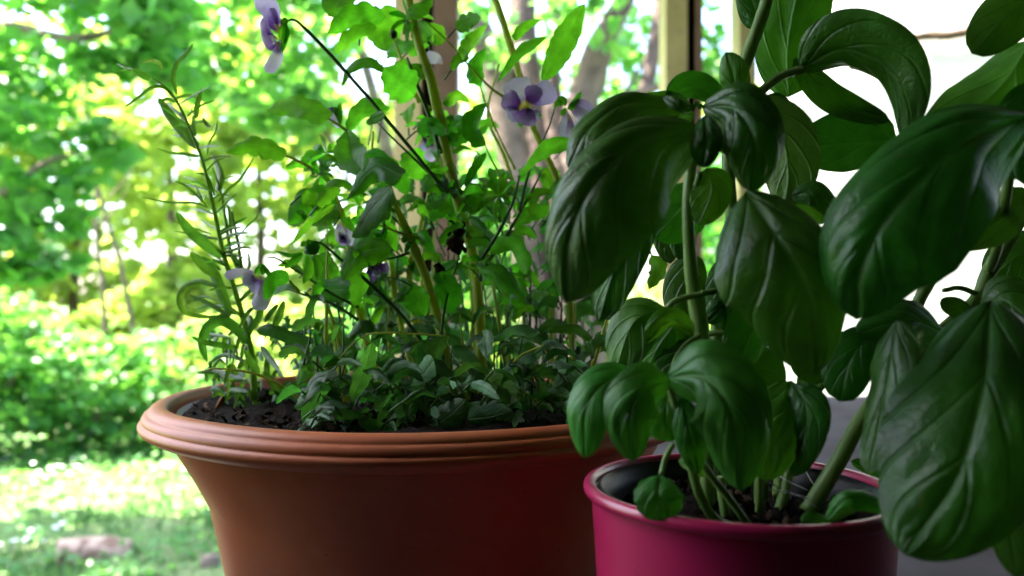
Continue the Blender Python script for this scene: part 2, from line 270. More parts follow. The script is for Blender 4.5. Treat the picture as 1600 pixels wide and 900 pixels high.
SHAPES = {'basil': (0.50, 0.55), 'round': (0.50, 0.45), 'lance': (0.85, 0.75), 'needle': (0.35, 0.5), 'petal': (0.95, 0.35), 'spoon': (1.15, 0.42), 'ovate': (0.45, 0.75)}
def leaf(name, pts, hw, m, parent, shape='basil', roll=0.0, roll2=None, curl=0.5, cl=None, cr=None, fold=0.0, al=1.0, ar=1.0, top=1, nt=None, nu=None,
         puff=0.0, nv=3.4, scal=0.0, ns=5, wave=0.0, stalk=None, stalk_r=0.0008, stem_mat=None, ph=0.0):
    """pts: midrib from base to tip in space; hw: half width in metres; roll turns the blade about its midrib; curl and fold bend both halves"""
    nt = nt or 14; nu = nu or 8
    c = spline(pts, nt); T = np.gradient(c, axis=0); T /= np.linalg.norm(T, axis=1)[:, None]+1e-12
    a, b = SHAPES[shape]; t = np.linspace(0, 1, nt); pk = a/(a+b); norm = pk**a*(1-pk)**b
    te = np.clip(t, 0.0, 1.0); wd = (te**a*(1-te)**b)/norm
    u = np.linspace(-1, 1, nu+1); eye = np.array(EYE); V = []; UV = []
    r1 = math.radians(roll); r2 = math.radians(roll if roll2 is None else roll2)
    cl = curl if cl is None else cl; cr = curl if cr is None else cr
    for i in range(nt):
        view = c[i]-eye; view /= np.linalg.norm(view)
        s0 = np.cross(T[i], view); s0 /= np.linalg.norm(s0)+1e-9
        n0 = np.cross(s0, T[i]); 
        if np.dot(n0, view) > 0: n0 = -n0
        r = r1+(r2-r1)*t[i]; s = math.cos(r)*s0+math.sin(r)*n0; n = math.cos(r)*n0-math.sin(r)*s0
        for j in range(nu+1):
            k = abs(u[j]); sg = 1 if u[j] >= 0 else -1; q = (cl if sg > 0 else cr); q = q if abs(q) > 1e-3 else 1e-3
            W = hw*wd[i]*(al if sg > 0 else ar)
            if scal and k > 0.6:
                W *= 1-scal*(k-0.6)/0.4*(abs(math.sin(math.pi*ns*t[i]+ph))**0.6*-1+1)*1.0
            x = sg*W*(math.sin(fold+q*k)-math.sin(fold))/q; h = -W*(math.cos(fold)-math.cos(fold+q*k))/q
            if puff:
                f = t[i]*nv-k*nv*0.55; vi = math.floor(f); f = abs(f-vi-0.5)*2          # 1 at a side vein, 0 between veins
                bul = (1-f**2.6)*(0.75+0.45*math.sin(2.3*vi+1.9*sg+9*ph))*min(1, k*5)*(1-0.75*k**3)*min(1, wd[i]*1.3)
                rib = -0.55*max(0, 1-k*9)
                h += top*puff*(0.5*bul+0.7*rib)+puff*0.55*mnoise.noise((t[i]*5+17*ph, u[j]*3+5*ph, 3.1*ph))*min(1, k*3)+puff*0.12*mnoise.noise((t[i]*13+7*ph, u[j]*8, 9.1*ph))*min(1, k*4)
            h += wave*k*k*hw*math.sin(2*math.pi*(1.7*t[i]+0.3*sg+ph))+wave*0.5*hw*k*math.sin(2*math.pi*(3.9*t[i]+ph*2+0.5*sg))
            V.append(c[i]+x*s+h*n); UV.append((0.5+0.5*u[j], t[i]))
    Fc = []
    for i in range(nt-1):
        for j in range(nu):
            q = (i*(nu+1)+j, i*(nu+1)+j+1, (i+1)*(nu+1)+j+1, (i+1)*(nu+1)+j); Fc.append(q)
    # the top of the leaf is the side whose normal points along +n when top == 1
    vv = np.array(V); mid = Fc[(nt//2)*nu+nu//2]; nn = np.cross(vv[mid[1]]-vv[mid[0]], vv[mid[3]]-vv[mid[0]])
    i0 = nt//2; view = c[i0]-eye
    if (np.dot(nn, view) < 0) != (top == 1): Fc = [f[::-1] for f in Fc]
    nl = len(Fc)
    if stalk is not None:
        sv, sf = tube_geo(stalk, [stalk_r*1.1, stalk_r*0.9], 6, 10); o0 = len(V)
        V += list(sv); UV += [(0.0, 0.0)]*len(sv); Fc += [tuple(o0+x for x in f) for f in sf]
    me = bpy.data.meshes.new(name); me.from_pydata(local(V, parent).tolist(), [], [list(f) for f in Fc])
    me.materials.append(m)
    if stalk is not None:
        me.materials.append(stem_mat or M['viola_stem'])
        for k in range(nl, len(Fc)): me.polygons[k].material_index = 1
    uv = me.uv_layers.new(name='UVMap'); idx = np.zeros(len(me.loops), dtype=np.int32); me.loops.foreach_get('vertex_index', idx)
    uv.data.foreach_set('uv', np.array(UV)[idx].ravel().astype(np.float32))
    return link(name, me, parent)

def lathe(name, prof, m, centre, parent=None, seg=96, closed=False, wob=0.0):
    V = []; n = len(prof)
    for k in range(seg):
        th = 2*math.pi*k/seg
        for (r, z) in prof: V.append((centre[0]+r*math.cos(th), centre[1]+r*math.sin(th), centre[2]+z+wob*math.sin(5*th)*(0.5+0.5*math.sin(2*th))))
    Fc = [(k*n+i, ((k+1) % seg)*n+i, ((k+1) % seg)*n+i+1, k*n+i+1) for k in range(seg) for i in range(n-1)]
    return mesh_obj(name, V, Fc, m, parent)

def box(name, lo, hi, m, parent=None, bev=0.0):
    (x0, y0, z0), (x1, y1, z1) = lo, hi
    V = [(x, y, z) for x in (x0, x1) for y in (y0, y1) for z in (z0, z1)]
    Fc = [(0, 1, 3, 2), (4, 6, 7, 5), (0, 4, 5, 1), (2, 3, 7, 6), (0, 2, 6, 4), (1, 5, 7, 3)]
    o = mesh_obj(name, V, Fc, m, parent, smooth=False)
    if bev:
        b = o.modifiers.new('bevel', 'BEVEL'); b.width = bev; b.segments = 2
    return o

def scatter_mesh(name, pos, size, m, parent=None, flat=0.35, aspect=0.8, up=None):
    """many small folded leaves in one mesh: 4 triangles each"""
    n = len(pos); pos = np.asarray(pos); rs = np.random.RandomState(len(pos)+int(abs(pos[0][0])*1000))
    nrm = rs.normal(size=(n, 3)); nrm[:, 2] = np.abs(nrm[:, 2])+flat*2; nrm /= np.linalg.norm(nrm, axis=1)[:, None]
    d = rs.normal(size=(n, 3)); d[:, 2] -= 0.5
    if up is not None: d = np.stack([rs.normal(0, 0.35, n), rs.normal(0, 0.35, n), np.ones(n)], 1); nrm = np.stack([rs.normal(size=n), rs.normal(size=n), np.zeros(n)+.1], 1)
    d -= (d*nrm).sum(1)[:, None]*nrm/((nrm**2).sum(1)[:, None]); d /= np.linalg.norm(d, axis=1)[:, None]
    sd = np.cross(nrm, d); sd /= np.linalg.norm(sd, axis=1)[:, None]+1e-9; nrm = np.cross(d, sd)
    L = (size*rs.uniform(0.6, 1.3, n))[:, None]
    b = pos-d*L*0.5; tp = pos+d*L*0.5-nrm*L*0.12; ct = pos+nrm*L*0.05
    l = pos+sd*L*0.5*aspect-nrm*L*0.1; r = pos-sd*L*0.5*aspect-nrm*L*0.1
    V = np.stack([b, l, tp, r, ct], 1).reshape(-1, 3); k = np.arange(n)[:, None]*5
    Fc = np.stack([k+[0, 1, 4], k+[1, 2, 4], k+[2, 3, 4], k+[3, 0, 4]], 1).reshape(-1, 3)
    me = bpy.data.meshes.new(name); V = local(V, parent)
    me.vertices.add(len(V)); me.vertices.foreach_set('co', V.ravel())
    me.loops.add(Fc.size); me.loops.foreach_set('vertex_index', Fc.ravel().astype(np.int32))
    me.polygons.add(len(Fc)); me.polygons.foreach_set('loop_start', np.arange(0, Fc.size, 3, dtype=np.int32))
    me.update(calc_edges=True); me.materials.append(m)
    return link(name, me, parent, False)

def sprays(centre, radii, n_spray, per, spread, seed, hollow=0.5):
    """leaf positions gathered in sprays through an ellipsoid, so that gaps stay between them"""
    rs = np.random.RandomState(seed); out = []
    for _ in range(n_spray):
        v = rs.normal(size=3); v /= np.linalg.norm(v); q = np.array(centre)+v*np.array(radii)*(hollow+(1-hollow)*rs.rand()**0.6)
        ax = rs.normal(size=3); ax[2] *= 0.4; ax /= np.linalg.norm(ax)
        s = rs.uniform(-1, 1, per)[:, None]
        out.append(q+ax*s*spread+rs.normal(size=(per, 3))*spread*np.array([0.45, 0.45, 0.22]))
    return np.vstack(out)
# ------------------------------------------------------------------ the setting: ground, porch, wall
def ground():
    n = 60; V = []; Fc = []
    xs = np.concatenate([np.linspace(-300, -14, 8), np.linspace(-12, 12, n), np.linspace(14, 300, 8)])
    ys = np.concatenate([np.linspace(-60, 1, 5), np.linspace(1.6, 18, n), np.linspace(22, 500, 10)])
    for y in ys:
        for x in xs: V.append((x, y, 0.03*math.sin(1.3*x+0.4)*math.sin(1.1*y)+0.015*math.sin(4.1*x)*math.cos(3.7*y)))
    k = len(xs)
    for j in range(len(ys)-1):
        for i in range(k-1): Fc.append((j*k+i, j*k+i+1, (j+1)*k+i+1, (j+1)*k+i))
    tag(mesh_obj('lawn', V, Fc, M['lawn']), kind='structure')
ground()
rs = np.random.RandomState(5)
gp = []
for _ in range(900):
    y = 2.6+6.5*rs.rand()**1.1; x = rs.uniform(-0.75*y-0.6, 0.75*y)
    m_ = rs.randint(12, 30); gp.append(np.stack([x+rs.normal(0, 0.12, m_), y+rs.normal(0, 0.12, m_), np.full(m_, 0.03)], 1))
tag(scatter_mesh('grass', np.vstack(gp), 0.10, M['grass'], aspect=0.14, up=1), kind='stuff')
cl = []
for _ in range(130):
    y = 3.6+5.2*rs.rand(); x = rs.uniform(-0.75*y, -0.05*y); m_ = rs.randint(8, 24)
    cl.append(np.stack([x+rs.normal(0, 0.10, m_), y+rs.normal(0, 0.10, m_), rs.uniform(0.03, 0.11, m_)], 1))
for _ in range(150):
    y = 6.3+1.6*rs.rand(); x = rs.uniform(-0.75*y, -0.12*y); m_ = rs.randint(8, 20)
    cl.append(np.stack([x+rs.normal(0, 0.12, m_), y+rs.normal(0, 0.12, m_), rs.uniform(0.03, 0.05+0.16*max(0, y-6.5), m_)], 1))
tag(scatter_mesh('clover', np.vstack(cl), 0.075, M['mid_leaves'], flat=1.2), kind='stuff')
wf = []
for (px, py, d, m_) in [(30, 712, 7.6, 9), (105, 722, 7.0, 8), (60, 745, 6.6, 8), (15, 850, 4.9, 8), (40, 835, 5.1, 6)]:
    q = P(px, py, d); wf.append(np.stack([q.x+rs.normal(0, 0.13, m_), q.y+rs.normal(0, 0.2, m_), rs.uniform(0.06, 0.16, m_)], 1))
tag(scatter_mesh('white_wildflowers', np.vstack(wf), 0.055, M['flowers'], flat=1.5, aspect=1.0), kind='stuff')

tag(box('porch_floor', (-3.8, -1.6, 0.545), (2.6, 2.15, 0.645), M['deck']), kind='structure')  # left run past the ceiling is added to cut bounce from the lawn
tag(box('porch_ceiling', (-1.2, -1.6, 2.98), (2.6, 2.28, 3.10), M['ceiling']), kind='structure')
tag(box('light_block_low', (-1.19, 0.251, 0.646), (-1.07, 1.50, 1.30), M['siding']), kind='structure')  # unseen panel added to keep low left light off the pot body
tag(box('light_block_front', (-1.2, 2.13, 2.53), (2.6, 2.26, 2.978), M['ceiling']), kind='structure')  # unseen beam added below the ceiling edge to dim the foreground
tag(box('house_wall', (-1.2, -1.45, 0.646), (2.6, -1.30, 2.98), M['siding']), kind='structure')
tag(box('light_block_left', (-1.19, -1.29, 0.646), (-1.05, 0.25, 2.978), M['siding']), kind='structure')  # unseen panel added at left so light enters only beyond its end
tag(box('light_block_right', (1.9, -1.29, 0.646), (2.05, 1.15, 2.978), M['siding']), kind='structure')  # unseen panel added at right to darken the basil side

def post(label, px, d, wc, wg, wb, flip=False):
    """cream board, dark gap, brown trim, from floor to roof"""
    q = P(px, HOR, d); x = q.x; o = empty('porch_post', (x, d, 0.645), label, 'post', 'posts along the open side of the porch')
    a, b = 0.646, 2.979
    box('cream_board', (x, d, a), (x+wc, d+0.09, b), M['cream'], o, 0.003)
    if wg: box('dark_gap_strip', (x+wc+0.001, d+0.03, a), (x+wc+wg, d+0.09, b), M['gap_dark'], o, 0.002)  # solid strip; the dark of the gap is put into its colour
    if wb: box('brown_trim', (x+wc+wg+0.001, d-0.004, a), (x+wc+wg+wb, d+0.085, b), M['brown'], o, 0.003)
    return o
post('cream porch post with brown trim behind the viola stems', 615, 2.0, 0.072, 0.032, 0.062)
post('yellowish cream porch post above the left basil leaves', 1040, 2.0, 0.058, 0.022, 0.016)
p3 = post('narrow tan porch post beside the white wall', 1156, 2.05, 0.040, 0.014, 0.0)
xb = P(1180, HOR, 2.1).x
box('blue_strip', (xb+0.012, 2.08, 0.646), (xb+0.034, 2.12, 1.55), M['blue'], p3)

# bright wall beyond the corner of the porch, turned towards the sun
def slab(name, a, b, th, z0, z1, m, parent=None):
    a = np.array(a); b = np.array(b); d = b-a; n = np.array([-d[1], d[0]])/np.linalg.norm(d)*th
    ring = [a, b, b+n, a+n]
    V = [(p[0], p[1], z) for z in (z0, z1) for p in ring]
    Fc = [(3, 2, 1, 0), (4, 5, 6, 7)]+[(i, (i+1) % 4, 4+(i+1) % 4, 4+i) for i in range(4)]
    return mesh_obj(name, V, Fc, m, parent, smooth=False)
A_ = (1.00, 3.08); B_ = (3.32, 2.2)
tag(slab('white_wall', A_, B_, 0.12, -0.02, 4.2, M['white']), 'blank white wall gleaming in the sun behind the basil', 'wall')
def wallp(px, py, off=0.02):
    k = (px-800)/F; t = (k*A_[1]-A_[0])/((B_[0]-A_[0])-k*(B_[1]-A_[1])); d = A_[1]+t*(B_[1]-A_[1])
    return P(px, py, d-off)
tag(tube('cord', [wallp(*q) for q in [(1215, 100), (1300, 86), (1372, 72), (1400, 63), (1445, 56), (1480, 55), (1530, 46), (1610, 20), (1680, -20)]], [0.007, 0.009, 0.013, 0.017, 0.015, 0.012], M['cord'], None, 8, 50, 0.12),
    'thin brown cord sagging across the white wall', 'cord')

# table: the top with its edge, apron and legs
tb = empty('table', (0.325, 0.85, 0.645), 'grey painted table under the two pots', 'table')
TZ = 1.395
x0, x1, y0, y1 = -0.215, 0.86, 0.16, 1.66
box('top', (x0, y0, TZ-0.024), (x1, y1, TZ), M['table'], tb, 0.003)
for (a, b) in [((x0+0.03, y0+0.03), (x1-0.03, y0+0.05)), ((x0+0.03, y1-0.05), (x1-0.03, y1-0.03)), ((x0+0.03, y0+0.052), (x0+0.05, y1-0.052)), ((x1-0.05, y0+0.052), (x1-0.03, y1-0.052))]:
    box('apron', (a[0], a[1], TZ-0.104), (b[0], b[1], TZ-0.026), M['table'], tb)
for lx in (x0+0.06, x1-0.12):
    for ly in (y0+0.06, y1-0.12): box('leg', (lx, ly, 0.646), (lx+0.06, ly+0.06, TZ-0.026), M['table'], tb, 0.003)

# ------------------------------------------------------------------ trees and shrubs
def tree(name, label, cat, base, trunks, crown, m, size, bark, group=None):
    o = empty(name, base, label, cat, group)
    for (pts, rad) in trunks: tube('trunk', pts, rad, bark, o, 10, 26, 0.06)
    if crown is not None: 
        c = scatter_mesh('crown', crown, size, m, o)
    return o

# big tree whose leafy boughs hang over the lawn at the left
cr = [sprays(P(60, 40, 5.2), (1.15, 0.7, 0.50), 66, 18, 0.17, 1), sprays(P(60, 250, 5.0), (0.5, 0.5, 0.36), 20, 16, 0.15, 2), sprays(P(20, 380, 5.2), (0.36, 0.5, 0.2), 16, 18, 0.14, 31),
      sprays(P(-160, 200, 5.3), (0.9, 0.8, 1.0), 60, 20, 0.2, 3), sprays(P(0, -260, 5.4), (1.5, 0.9, 0.7), 60, 20, 0.22, 4)]
b0 = P(-330, 470, 5.8); b0.z = 0
tree('maple_tree', 'dark leafy maple overhanging the lawn at the far left', 'tree', b0,
     [([b0, b0+Vector((0.1, 0, 1.6)), b0+Vector((0.25, -0.1, 3.2)), b0+Vector((0.2, -0.2, 5))], [0.2, 0.17, 0.14, 0.09]),
      ([b0+Vector((0.2, -0.05, 2.4)), P(-60, 60, 5.4), P(120, 60, 5.2), P(240, 30, 5.1)], [0.07, 0.05, 0.03, 0.012]),
      ([b0+Vector((0.15, -0.05, 1.7)), P(-40, 330, 5.3), P(60, 260, 5.1), P(120, 240, 5.0)], [0.05, 0.035, 0.02, 0.01])], np.vstack(cr), M['dark_leaves'], 0.155, M['bark'])
# looser tree over the middle
cr = [sprays(P(400, 60, 7.2), (1.3, 0.7, 0.42), 40, 16, 0.2, 5), sprays(P(450, 180, 7.0), (0.55, 0.5, 0.22), 22, 16, 0.17, 6), sprays(P(300, -220, 7.4), (1.9, 0.9, 0.8), 45, 18, 0.26, 7), sprays(P(350, 130, 7.4), (0.5, 0.4, 0.16), 12, 16, 0.15, 60)]
b0 = P(655, 470, 7.9); b0.z = 0
tree('young_tree', 'loose green tree hanging above the rosemary and violas', 'tree', b0,
     [([b0, b0+Vector((-0.1, 0, 1.5)), b0+Vector((-0.3, 0, 3.0)), b0+Vector((-0.7, -0.1, 4.6))], [0.1, 0.085, 0.07, 0.04]),
      ([b0+Vector((-0.2, 0, 2.3)), P(470, 165, 7.2), P(390, 150, 7.1), P(330, 110, 7.1)], [0.04, 0.028, 0.018, 0.008])], np.vstack(cr), M['mid_leaves'], 0.17, M['bark'])
# many-stemmed tree behind the two middle posts
b0 = P(880, 470, 6.0); b0.z = 0
stems = [([P(880, 790, 6.0), P(815, 330, 5.9), P(778, 130, 5.9), P(745, 40, 5.9), P(690, -60, 5.9)], [0.15, 0.12, 0.11, 0.10, 0.08]), ([P(885, 790, 6.1), P(850, 300, 6.1), P(822, 100, 6.2), P(815, -150, 6.2)], [0.15, 0.12, 0.11, 0.10]),
         ([P(890, 790, 6.0), P(880, 300, 6.0), P(862, 120, 6.0), P(880, 30, 6.0), P(868, -150, 6.1)], [0.15, 0.10, 0.07, 0.06, 0.05]), ([P(895, 790, 5.9), P(900, 260, 5.8), P(925, 110, 5.8), P(980, -10, 5.7), P(1030, -120, 5.7)], [0.16, 0.13, 0.12, 0.075, 0.06]),
         ([P(900, 790, 6.0), P(955, 350, 6.1), P(1005, 160, 6.1), P(1030, 20, 6.2), P(1042, -120, 6.2)], [0.12, 0.09, 0.065, 0.055, 0.05]),
         ([P(915, 185, 5.85), P(985, 150, 5.9), P(1040, 135, 6.0), P(1120, 140, 6.1)], [0.04, 0.035, 0.03, 0.015]), ([P(890, 210, 5.9), P(960, 165, 5.8), P(1010, 90, 5.8)], [0.03, 0.025, 0.012]),
         ([P(800, 120, 6.1), P(740, 50, 6.2), P(690, -20, 6.2)], [0.07, 0.06, 0.04])]
cr = [sprays(P(900, -260, 6.4), (1.6, 0.9, 0.7), 90, 20, 0.24, 8), sprays(P(1090, 60, 6.8), (0.3, 0.3, 0.55), 22, 16, 0.13, 9), sprays(P(1000, 60, 6.9), (0.35, 0.3, 0.4), 12, 14, 0.13, 10), sprays(P(760, 60, 6.9), (0.3, 0.3, 0.4), 10, 14, 0.13, 11), sprays(P(900, 110, 7.6), (1.0, 0.4, 0.55), 60, 16, 0.16, 12), sprays(P(830, 30, 5.5), (0.75, 0.25, 0.36), 16, 12, 0.12, 14), sprays(P(860, 230, 7.8), (0.9, 0.4, 0.35), 40, 16, 0.16, 13)]
tree('many_stemmed_tree', 'old tree with several pinkish brown stems between the porch posts', 'tree', b0, stems, np.vstack(cr), M['mid_leaves'], 0.12, M['pale_bark'])
# shrubs along the far side of the lawn
SH = [(-40, 560, 7.6, 0.95, 0.85, M['mid_leaves'], 'broad bright green shrub at the far left edge of the lawn', 12), (110, 590, 7.9, 0.75, 0.62, M['mid_leaves'], 'rounded green shrub at the edge of the lawn below the maple', 13),
      (255, 585, 8.3, 0.75, 0.60, M['mid_leaves'], 'bright green shrub just left of the terracotta pot', 14), (400, 560, 8.8, 0.9, 0.7, M['lime_leaves'], 'lime green shrub behind the rosemary', 15),
      (560, 560, 9.2, 0.9, 0.8, M['mid_leaves'], 'green shrub behind the left porch post', 16), (760, 330, 8.6, 0.75, 0.75, M['mid_leaves'], 'tall green shrub between the first two porch posts', 17), (1000, 520, 8.4, 0.8, 0.45, M['lime_leaves'], 'low lime green shrub beyond the middle porch post', 18),
      (790, 560, 9.0, 0.9, 0.5, M['lime_leaves'], 'low shrub behind the viola stems', 19), (1120, 330, 9.0, 0.55, 0.9, M['dark_leaves'], 'dark shrub between the two right porch posts', 20)]
for (px, py, d, rx, rz, m, lab, sd) in SH:
    q = P(px, py, d); b = Vector((q.x, q.y, 0))
    tree('shrub', lab, 'shrub', b, [([b+Vector((dx*0.1, 0, 0)), b+Vector((dx*0.3, 0, q.z*0.6)), b+Vector((dx*rx*0.6, 0.1, q.z+rz*0.5))], [0.03, 0.022, 0.008]) for dx in (-1, 0.15, 1)],
         np.vstack([sprays(q, (rx, 0.6, rz), int(80*rx*rz/0.5), 17, 0.15, sd, 0.35), sprays((q.x, q.y, q.z*0.45), (rx*1.05, 0.6, q.z*0.5), 40, 17, 0.15, sd+100, 0.3)]), m, 0.12, M['bark'], 'shrubs along the far side of the lawn')
# sunlit wood beyond
k = 0
WL = ['pale sunlit tree beyond the shrubs, furthest left', 'slim lime green tree beyond the leaning saplings', 'yellow green tree glowing behind the rosemary tip', 'lime tree behind the pendulous lilac viola', 'pale tree behind the upper viola leaves', 'pale tree seen past the first porch post', 'pale tree seen past the many stemmed tree', 'far tree behind the two right porch posts']
for (px, d, h, r) in [(-60, 15, 6.6, 1.9), (110, 17, 7.2, 2.0), (260, 14, 6.4, 1.7), (400, 16, 7.4, 2.0), (540, 18, 7.0, 2.1), (700, 17, 6.0, 1.9), (900, 19, 5.6, 2.1), (1120, 17, 6.0, 1.9)]:
    q = P(px, 470, d); b = Vector((q.x, q.y, 0))
    tree('distant_tree', WL[k], 'tree', b, [([b, b+Vector((0.1, 0, h*0.4)), b+Vector((0.0, 0, h*0.75))], [0.12, 0.09, 0.05])],
         np.vstack([sprays((b.x, b.y, h*0.70), (r, 1.2, h*0.42), 95, 16, 0.34, 40+k, 0.35), sprays((b.x, b.y, h*0.2), (r, 1.0, h*0.2), 60, 18, 0.3, 50+k, 0.3)]), M['lime_leaves'], 0.34, M['pale_bark'], 'sunlit trees beyond the shrubs')
    k += 1
# two leaning saplings
for (pts, lab) in [([(215, 560, 9.6), (190, 420, 9.6), (160, 320, 9.6), (140, 230, 9.6), (130, 120, 9.6)], 'thin bare sapling leaning over the shrubs, the longer one'), ([(165, 540, 9.4), (160, 440, 9.4), (150, 360, 9.4), (152, 270, 9.5)], 'thin bare sapling standing upright in the shrubs')]:
    v = [P(*q) for q in pts]; b = Vector((v[0].x+0.06, v[0].y, 0)); o = empty('sapling', b, lab, 'sapling', 'saplings among the shrubs')
    tube('trunk', [b]+v, [0.034, 0.032, 0.028, 0.022, 0.012], M['pale_bark'], o, 8, 24, 0.05)
    tube('branch', [v[2], v[2]+Vector((0.3, 0, 0.35)), v[2]+Vector((0.45, 0, 0.8))], [0.014, 0.01, 0.004], M['pale_bark'], o, 6)
# old timber lying in the grass
q = P(112, 878, 4.75)
o = empty('fallen_log', (q.x, q.y, 0.02), 'weathered log with cut end lying on the lawn', 'log')
def logbit(name, a, b, r0, r1, m, parent): tube(name, [a, (a+b)/2+Vector((0, 0, 0.01)), b], [r0, (r0+r1)/2, r1], m, parent, 12, 10, 0.10)
logbit('trunk', P(92, 868, 4.7), P(205, 862, 4.85), 0.10, 0.085, M['log'], o)
logbit('stub', P(150, 862, 4.85), P(172, 842, 4.8), 0.035, 0.025, M['log'], o)
o2 = empty('broken_branch', P(215, 872, 4.9), 'grey broken branch lying behind the log on the lawn', 'branch')
tube('limb', [P(168, 855, 4.95), P(215, 872, 4.95), P(265, 868, 5.0)], [0.03, 0.026, 0.015], M['log'], o2, 8, 12, 0.1)
o3 = empty('stump', P(326, 895, 4.6), 'dark stump close to the side of the terracotta pot', 'stump')
tube('trunk', [P(330, 915, 4.55), P(329, 885, 4.55), P(328, 868, 4.55)], [0.06, 0.055, 0.05], M['bark'], o3, 10, 10, 0.1)

# ------------------------------------------------------------------ pots
TC = (-0.056, 0.50); TR = EYE.z-0.0590
prof = [(0.120, -0.136), (0.120, -0.004), ] 
tp = empty('terracotta_pot', (TC[0], TC[1], TZ), 'wide terracotta coloured plastic pot with ridged rim', 'flower pot')
H0 = TR-TZ
out = [(0.060, 0.0), (0.106, 0.0), (0.109, 0.004)]
for (dz, r) in [(0.020, 0.112), (0.040, 0.1165), (0.060, 0.123), (0.078, 0.1315), (0.094, 0.1405), (0.106, 0.148), (0.113, 0.1515)]: out.append((r, H0*dz/0.146*1.10))
zb = H0-0.0158
out += [(0.1525, zb-0.003), (0.1532, zb+0.0035), (0.150, zb+0.004)]
body = out+[(0.149, H0-0.006), (0.146, H0-0.012), (0.138, H0-0.03), (0.12, 0.03), (0.10, 0.012), (0.0, 0.012)]
lathe('body', body, M['terracotta'], (TC[0], TC[1], TZ), tp, 128)
rim = []
ridges = [(zb, 0.0155), (zb+0.0095, 0.0135), (zb+0.0175, 0.0095)]
rim = [(0.1535, zb), (0.1600, zb-0.0004), (0.1620, zb-0.0016), (0.1634, zb-0.0012), (0.1650, zb+0.0002), (0.1678, zb+0.0016), (0.1692, zb+0.0036), (0.1692, zb+0.0052), (0.1682, zb+0.0066), (0.1671, zb+0.0070), (0.1672, zb+0.0076), (0.1674, zb+0.0086),
       (0.1664, zb+0.0106), (0.1650, zb+0.0117), (0.1638, zb+0.0119), (0.1637, zb+0.0126), (0.1628, zb+0.0141), (0.1610, zb+0.0152), (0.1585, zb+0.0158), (0.1556, zb+0.0157), (0.1535, zb+0.0140), (0.1526, zb+0.0100), (0.1524, zb+0.0020), (0.1535, zb)]
lathe('rim', rim, M['terracotta'], (TC[0], TC[1], TZ), tp, 160, wob=0.0004)
def soil(name, centre, r, z, label, seed):
    n = 26; rs = np.random.RandomState(seed); V = [(centre[0], centre[1], z)]; Fc = []
    for i in range(1, n+1):
        for k in range(64):
            th = 2*math.pi*(k+0.5*(i % 2))/64; rr = r*i/n
            V.append((centre[0]+rr*math.cos(th), centre[1]+rr*math.sin(th), z+(rs.normal(0, 0.0018) if i < n else -0.002)+0.003*math.sin(40*rr+3*th)))
    for k in range(64): Fc.append((0, 1+k, 1+(k+1) % 64))
    for i in range(n-1):
        for k in range(64): a = 1+i*64; Fc.append((a+k, a+64+k, a+64+(k+1) % 64, a+(k+1) % 64))
    o = mesh_obj(name, V, Fc, M['soil'], None, True); return tag(o, label, 'soil', kind='stuff')
soil('potting_soil', TC, 0.1490, TR-0.0075, 'dark soil in the terracotta pot', 3)

BC = (0.0912, 0.31); BR = EYE.z-0.0732
pp = empty('pink_pot', (BC[0], BC[1], TZ), 'glossy pink metal pot with rolled rim holding basil', 'flower pot')
hp = BR-TZ
body = [(0.0, 0.0), (0.049, 0.0), (0.051, 0.003), (0.0530, hp*0.30), (0.0545, hp*0.50), (0.0552, hp*0.55), (0.0566, hp*0.565), (0.0569, hp*0.585), (0.0560, hp*0.60), (0.0574, hp*0.80), (0.0588, hp-0.006), (0.0590, hp-0.0045)]
inner = [(0.0575, hp-0.0045), (0.0570, hp-0.02), (0.051, 0.02), (0.048, 0.004), (0.0, 0.003)]
lathe('body', body+inner, M['pink'], (BC[0], BC[1], TZ), pp, 128)
rim = [(0.0596+0.0026*math.cos(a), hp-0.0026+0.0026*math.sin(a)) for a in np.linspace(-math.pi, math.pi, 15)]
lathe('rim', rim, M['pink'], (BC[0], BC[1], TZ), pp, 128)
npot = empty('nursery_pot', (BC[0], BC[1], TZ+0.006), 'black plastic nursery pot sitting inside the pink pot', 'flower pot')
ipr = [(0.0, 0.0), (0.046, 0.0), (0.0535, hp-0.014), (0.0558, hp-0.0125), (0.0562, hp-0.0085), (0.0548, hp-0.0078), (0.0538, hp-0.0115), (0.0525, hp-0.013), (0.0515, hp-0.016), (0.044, 0.004), (0.0, 0.004)]
lathe('shell', ipr, M['black'], (BC[0], BC[1], TZ+0.006), npot, 96)
soil('potting_soil', BC, 0.0530, BR-0.0140, 'dark soil in the pink pot', 4)
for (cx, cy), r, z, n, sd in [(TC, 0.144, TR-0.0065, 900, 8), (BC, 0.050, BR-0.0130, 260, 9)]:
    q = np.random.RandomState(sd); rr = r*np.sqrt(q.rand(n)); th = q.rand(n)*6.283
    tag(scatter_mesh('soil_crumbs', np.stack([cx+rr*np.cos(th), cy+rr*np.sin(th), np.full(n, z)+q.normal(0, 0.0008, n)], 1), 0.0055, M['crumbs'], aspect=0.6), kind='stuff')
# ------------------------------------------------------------------ rosemary and violas in the terracotta pot
def W3(pts, d0=None):
    return [P(*p) if len(p) == 3 else P(p[0], p[1], d0) for p in pts]

def blade(parent, pts, d, hwpx, m=None, **k):
    d1 = d if isinstance(d, (int, float)) else None
    n = len(pts)
    pp_ = [P(x, y, d if d1 is not None else d[0]+(d[1]-d[0])*i/max(1, n-1)) for i, (x, y) in enumerate(pts)]
    dm = d1 if d1 is not None else (d[0]+d[1])/2
    kw = dict(shape='needle', curl=0.5, nt=12 if n < 4 else 20, nu=4); kw.update(k)
    return leaf('leaf', pp_, hwpx/F*dm, m or M['needle'], parent, **kw)

